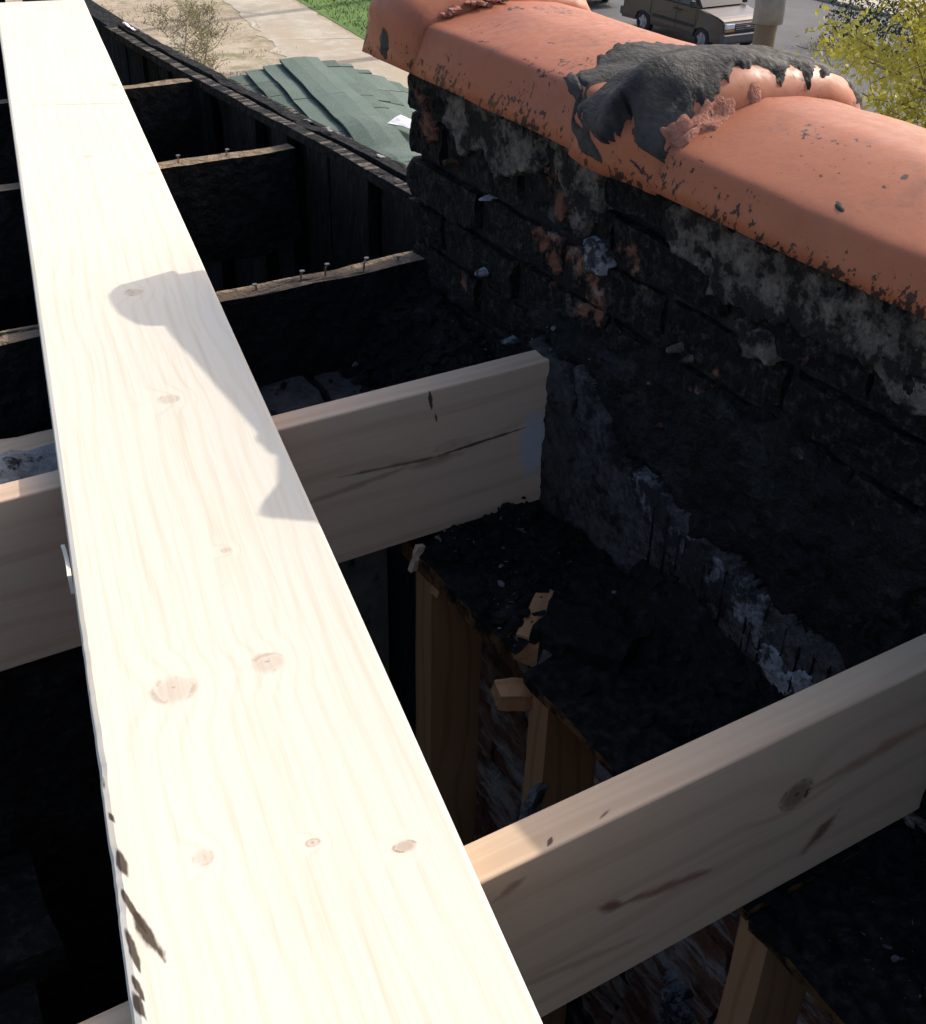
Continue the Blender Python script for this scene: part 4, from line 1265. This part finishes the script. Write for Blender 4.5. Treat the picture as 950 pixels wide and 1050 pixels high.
    for s in (-1, 1):
        for yc in (0.88, 3.70):
            bm = bmesh.new()
            segs = 28
            prof = [(0.20, 0.0), (0.31, 0.0), (0.335, 0.02), (0.345, 0.06), (0.345, 0.17), (0.33, 0.205), (0.20, 0.21)]
            rg = [[bm.verts.new((-s * d, r * math.cos(k * 6.283 / segs), r * math.sin(k * 6.283 / segs))) for k in range(segs)] for r, d in prof]
            for A, B in zip(rg, rg[1:]):
                for k in range(segs):
                    bm.faces.new((A[k], A[(k + 1) % segs], B[(k + 1) % segs], B[k]))
            wh = from_bm("wheel", bm, M_TYRE, t, True)
            wh.location = (s * 0.955, yc, 0.345)
            bm = bmesh.new()
            bmesh.ops.create_cone(bm, cap_ends=True, segments=28, radius1=0.215, radius2=0.205, depth=0.03, matrix=Matrix.Translation((-s * 0.05, 0, 0)) @ Matrix.Rotation(math.pi / 2, 4, 'Y'))
            for k in range(5):
                M5 = Matrix.Rotation(k * 6.283 / 5, 4, 'X')
                r_ = bmesh.ops.create_cube(bm, size=1.0)
                for v in r_['verts']:
                    v.co = M5 @ Vector((-s * 0.02 + v.co.x * 0.03, v.co.y * 0.075, 0.11 + v.co.z * 0.19))
            bmesh.ops.create_cone(bm, cap_ends=True, segments=14, radius1=0.05, radius2=0.05, depth=0.07, matrix=Matrix.Translation((-s * 0.02, 0, 0)) @ Matrix.Rotation(math.pi / 2, 4, 'Y'))
            from_bm("rim", bm, M_CHROME, wh)
    return t
def car_paint(name, c):
    m, g = new_mat(name)
    n = g.noise(g.obj(), 3.0, 4)
    g.finish(g.mix(n, tuple(x * 0.85 for x in c), tuple(x * 1.15 for x in c)), 0.34, Metallic=0.25, Specular_IOR_Level=0.5, Coat_Weight=0.25, Coat_Roughness=0.15)
    return m
M_GLASS = plain("tinted_glass", (0.012, 0.016, 0.022), 0.06, Specular_IOR_Level=0.7)
M_RUBBER = plain("black_trim", (0.02, 0.02, 0.022), 0.6)
M_TYRE = plain("tyre_rubber", (0.022, 0.022, 0.023), 0.85)
M_CHROME = plain("dull_alloy", (0.45, 0.45, 0.46), 0.35, Metallic=0.7)
M_LAMP = plain("headlamp_glass", (0.62, 0.64, 0.66), 0.12)
M_AMBER = plain("amber_lens", (0.45, 0.22, 0.06), 0.2)
M_BUMP = plain("grey_bumper", (0.085, 0.082, 0.085), 0.5)
vehicle("parked_van", "brown minivan parked on the street, nose towards the tree", "van", car_paint("brown_paint", (0.078, 0.056, 0.049)), (26.0, 27.0, GZ + 0.006), 1)
vehicle("parked_van", "dark van parked behind the brown one, only its underside in view", "van", car_paint("dark_paint", (0.018, 0.020, 0.024)), (26.3, 34.6, GZ + 0.006), 2)

# ------------------------------------------------------------------ utility pole
M_POLE = pine("weathered_pole", (0.15, 0.115, 0.085), (0.095, 0.07, 0.05), (), (), 0.5, 18.0)
po = thing("utility_pole", "wooden pole with a pale sheet-metal sleeve beside the van", "pole", (14.0, 14.12, GZ))
bm = bmesh.new()
tube(bm, [(0, 0, 0), (0, 0, 3), (0.02, 0, 6), (0.03, 0, 9.5)], [0.18, 0.175, 0.17, 0.15], 20)
from_bm("shaft", bm, M_POLE, po, True)
bm = bmesh.new()
tube(bm, [(0.02, 0, 4.20), (0.02, 0, 4.6), (0.02, 0, 5.6)], [0.235, 0.235, 0.235], 24)
from_bm("sleeve", bm, plain("pale_sheet_metal", (0.19, 0.20, 0.215), 0.45, Metallic=0.3), po, True)

# ------------------------------------------------------------------ trees, shrub, hedge
def bark_mat(name, c):
    m, g = new_mat(name)
    n = g.noise(g.vm('MULTIPLY', g.pos(), (20, 20, 5)), 1.0, 5)
    g.finish(g.mix(g.ss(n, 0.3, 0.7), tuple(x * 0.6 for x in c), c), 0.9, n, 0.6, 0.02)
    return m
def leaf_mat(name, a, b, tr=0.3):
    m, g = new_mat(name)
    n = g.noise(g.pos(), 2.2, 4)
    n2 = g.noise(g.pos(), 25.0, 2)
    col = g.mix(g.ss(g.math('ADD', g.math('MULTIPLY', n, 0.6), g.math('MULTIPLY', n2, 0.4)), 0.3, 0.7), a, b)
    p = g.n("ShaderNodeBsdfPrincipled", {"Base Color": col, "Roughness": 0.6})
    tl = g.n("ShaderNodeBsdfTranslucent", {0: col})
    mx = g.n("ShaderNodeMixShader", {0: tr, 1: p.outputs[0], 2: tl.outputs[0]})
    g.t.links.new(mx.outputs[0], g.out.inputs[0])
    return m
def grow_tree(seed, height, trunk_r, spread, n_main, first=0.3, depth=3, up=0.55):
    """limbs as polylines with radii; returns limbs and tip points"""
    rr = random.Random(seed)
    limbs, tips = [], []
    def limb(p, d, ln, r, lev):
        pts, rad = [p.copy()], [r]
        k = 5
        for i in range(k):
            d = (d + Vector((rr.gauss(0, 0.16), rr.gauss(0, 0.16), rr.gauss(0.05, 0.10)))).normalized()
            p = p + d * ln / k
            pts.append(p.copy()); rad.append(r * (1 - 0.75 * (i + 1) / k) if lev else r * (1 - 0.55 * (i + 1) / k))
            if lev < depth and i >= 1:
                for _ in range(rr.choice([1, 2]) if lev else 0):
                    a = rr.uniform(0, 6.283)
                    side = Vector((math.cos(a), math.sin(a), rr.uniform(-0.1, up)))
                    limb(p, (d * 0.55 + side).normalized(), ln * rr.uniform(0.38, 0.62), rad[-1] * 0.6, lev + 1)
            if lev >= 1:
                tips.append(p.copy())
        limbs.append((pts, rad))
    limb(Vector((0, 0, 0)), Vector((0, 0, 1)), height, trunk_r, 0)
    tp = limbs[-1][0]
    for i in range(n_main):
        t = first + (1 - first) * (i + 0.5) / n_main
        k = min(int(t * 5), 4)
        p = tp[k].lerp(tp[k + 1], t * 5 - k)
        a = i * 2.4 + rr.uniform(-0.4, 0.4)
        limb(p, Vector((math.cos(a), math.sin(a), rr.uniform(0.2, 0.8))).normalized(), spread * rr.uniform(0.75, 1.15) * (1.15 - 0.5 * t), trunk_r * 0.38 * (1.2 - t), 1)
    return limbs, tips
def leaves(name, pts, per, rad, size, mat, parent, seed):
    rg = np.random.default_rng(seed)
    P = np.repeat(np.array([tuple(p) for p in pts]), per, axis=0)
    P = P + rg.normal(0, rad, P.shape)
    n = len(P)
    A = rg.normal(0, 1, (n, 3)); A /= np.linalg.norm(A, axis=1)[:, None]
    B = np.cross(A, rg.normal(0, 1, (n, 3))); B /= np.linalg.norm(B, axis=1)[:, None]
    s = size * rg.uniform(0.6, 1.3, (n, 1))
    V = np.stack([P - A * s, P + B * s * 0.5, P + A * s, P - B * s * 0.5], 1).reshape(-1, 3)
    F = np.arange(n * 4).reshape(-1, 4)
    return mesh(name, V, F, mat, parent)
def tree(name, label, loc, seed, height, tr, spread, nm, bark, leaf=None, per=10, lrad=0.12, lsize=0.04, first=0.3, group=None, cat="tree", depth=3, leafpart="crown"):
    t = thing(name, label, cat, loc, group)
    limbs, tips = grow_tree(seed, height, tr, spread, nm, first, depth)
    bm = bmesh.new()
    for pts, rad in limbs:
        tube(bm, pts, [max(r, 0.004) for r in rad], 5 if rad[0] < 0.05 else 8)
    from_bm("trunk", bm, bark, t, True)
    if leaf:
        leaves(leafpart, tips, per, lrad, lsize, leaf, t, seed)
    return t
M_BARK = bark_mat("grey_bark", (0.16, 0.13, 0.105))
M_TWIG = bark_mat("dry_twigs", (0.30, 0.25, 0.19))
M_YLEAF = leaf_mat("young_yellow_leaves", (0.32, 0.31, 0.035), (0.50, 0.46, 0.085), 0.4)
M_BUD = leaf_mat("leaf_buds", (0.14, 0.15, 0.04), (0.28, 0.26, 0.10), 0.3)
M_DLEAF = leaf_mat("dark_hedge_leaves", (0.012, 0.028, 0.012), (0.03, 0.055, 0.02), 0.15)
tree("leafy_tree", "young tree in fresh yellow-green leaf beyond the coping at upper right", (12.9, 8.75, GZ), 5, 7.3, 0.11, 1.75, 17, M_BARK, M_YLEAF, 6, 0.085, 0.042, 0.28)
tree("tall_tree", "tall budding street tree standing behind the far coping tile", (19.2, 31.6, GZ), 12, 11.0, 0.24, 4.0, 9, M_BARK, M_BUD, 2, 0.2, 0.05, 0.4, "budding trees along the lawn")
tree("tall_tree", "forked budding tree at the far end of the lawn", (21.8, 39.2, GZ), 17, 12.0, 0.26, 4.6, 8, M_BARK, M_BUD, 2, 0.2, 0.05, 0.3, "budding trees along the lawn")
for i, (x, y, h) in enumerate(((5.15, 18.2, 4.7), (5.75, 18.6, 4.15), (4.55, 17.6, 4.55))):
    tree("bare_shrub", ["twiggy half-bare shrub behind the charred wall, tallest stem", "twiggy half-bare shrub behind the charred wall, lowest and nearest the walk", "twiggy half-bare shrub beside the plank's far end"][i],
         (x, y, GZ), 30 + i, h, 0.03, 0.62, 18, M_TWIG, M_BUD, 1, 0.06, 0.016, 0.5, "twiggy shrubs behind the charred wall", "shrub", 3, "buds")
hd = thing("hedge", "dark green hedge beyond the van and the pole", "hedge", (0, 0, 0))
hp = []
for i in range(520):
    hp.append((RNG.uniform(29.2, 31.2), RNG.uniform(16.0, 27.4), GZ + RNG.uniform(0.05, 1.5)))
leaves("foliage", hp, 16, 0.14, 0.06, M_DLEAF, hd, 9)
bm = bmesh.new()
for i in range(40):
    y_ = 16.2 + i * 0.28
    tube(bm, [(30.2 + RNG.normal(0, 0.3), y_, GZ), (30.2 + RNG.normal(0, 0.3), y_ + RNG.normal(0, 0.1), GZ + 1.2)], 0.02, 5)
from_bm("stems", bm, M_BARK, hd)
# low dry tufts on the yard
nt = 420
Vt, Ft = [], []
cxs = RNG.uniform(4, 14, 60); cys = RNG.uniform(22, 48, 60)
for i in range(nt * 6):
    c = RNG.integers(0, 60)
    x, y = cxs[c] + RNG.normal(0, 0.35), cys[c] + RNG.normal(0, 0.35)
    a = RNG.uniform(0, 6.28); w = 0.012; h = RNG.uniform(0.04, 0.16)
    b = len(Vt)
    Vt += [(x - math.cos(a) * w, y - math.sin(a) * w, GZ), (x + math.cos(a) * w, y + math.sin(a) * w, GZ), (x + RNG.normal(0, 0.06), y + RNG.normal(0, 0.06), GZ + h)]
    Ft.append((b, b + 1, b + 2))
tag(mesh("dry_grass", Vt, Ft, M_BUD), "dry grass tufts scattered over the bare dirt yard", "grass", kind='stuff')
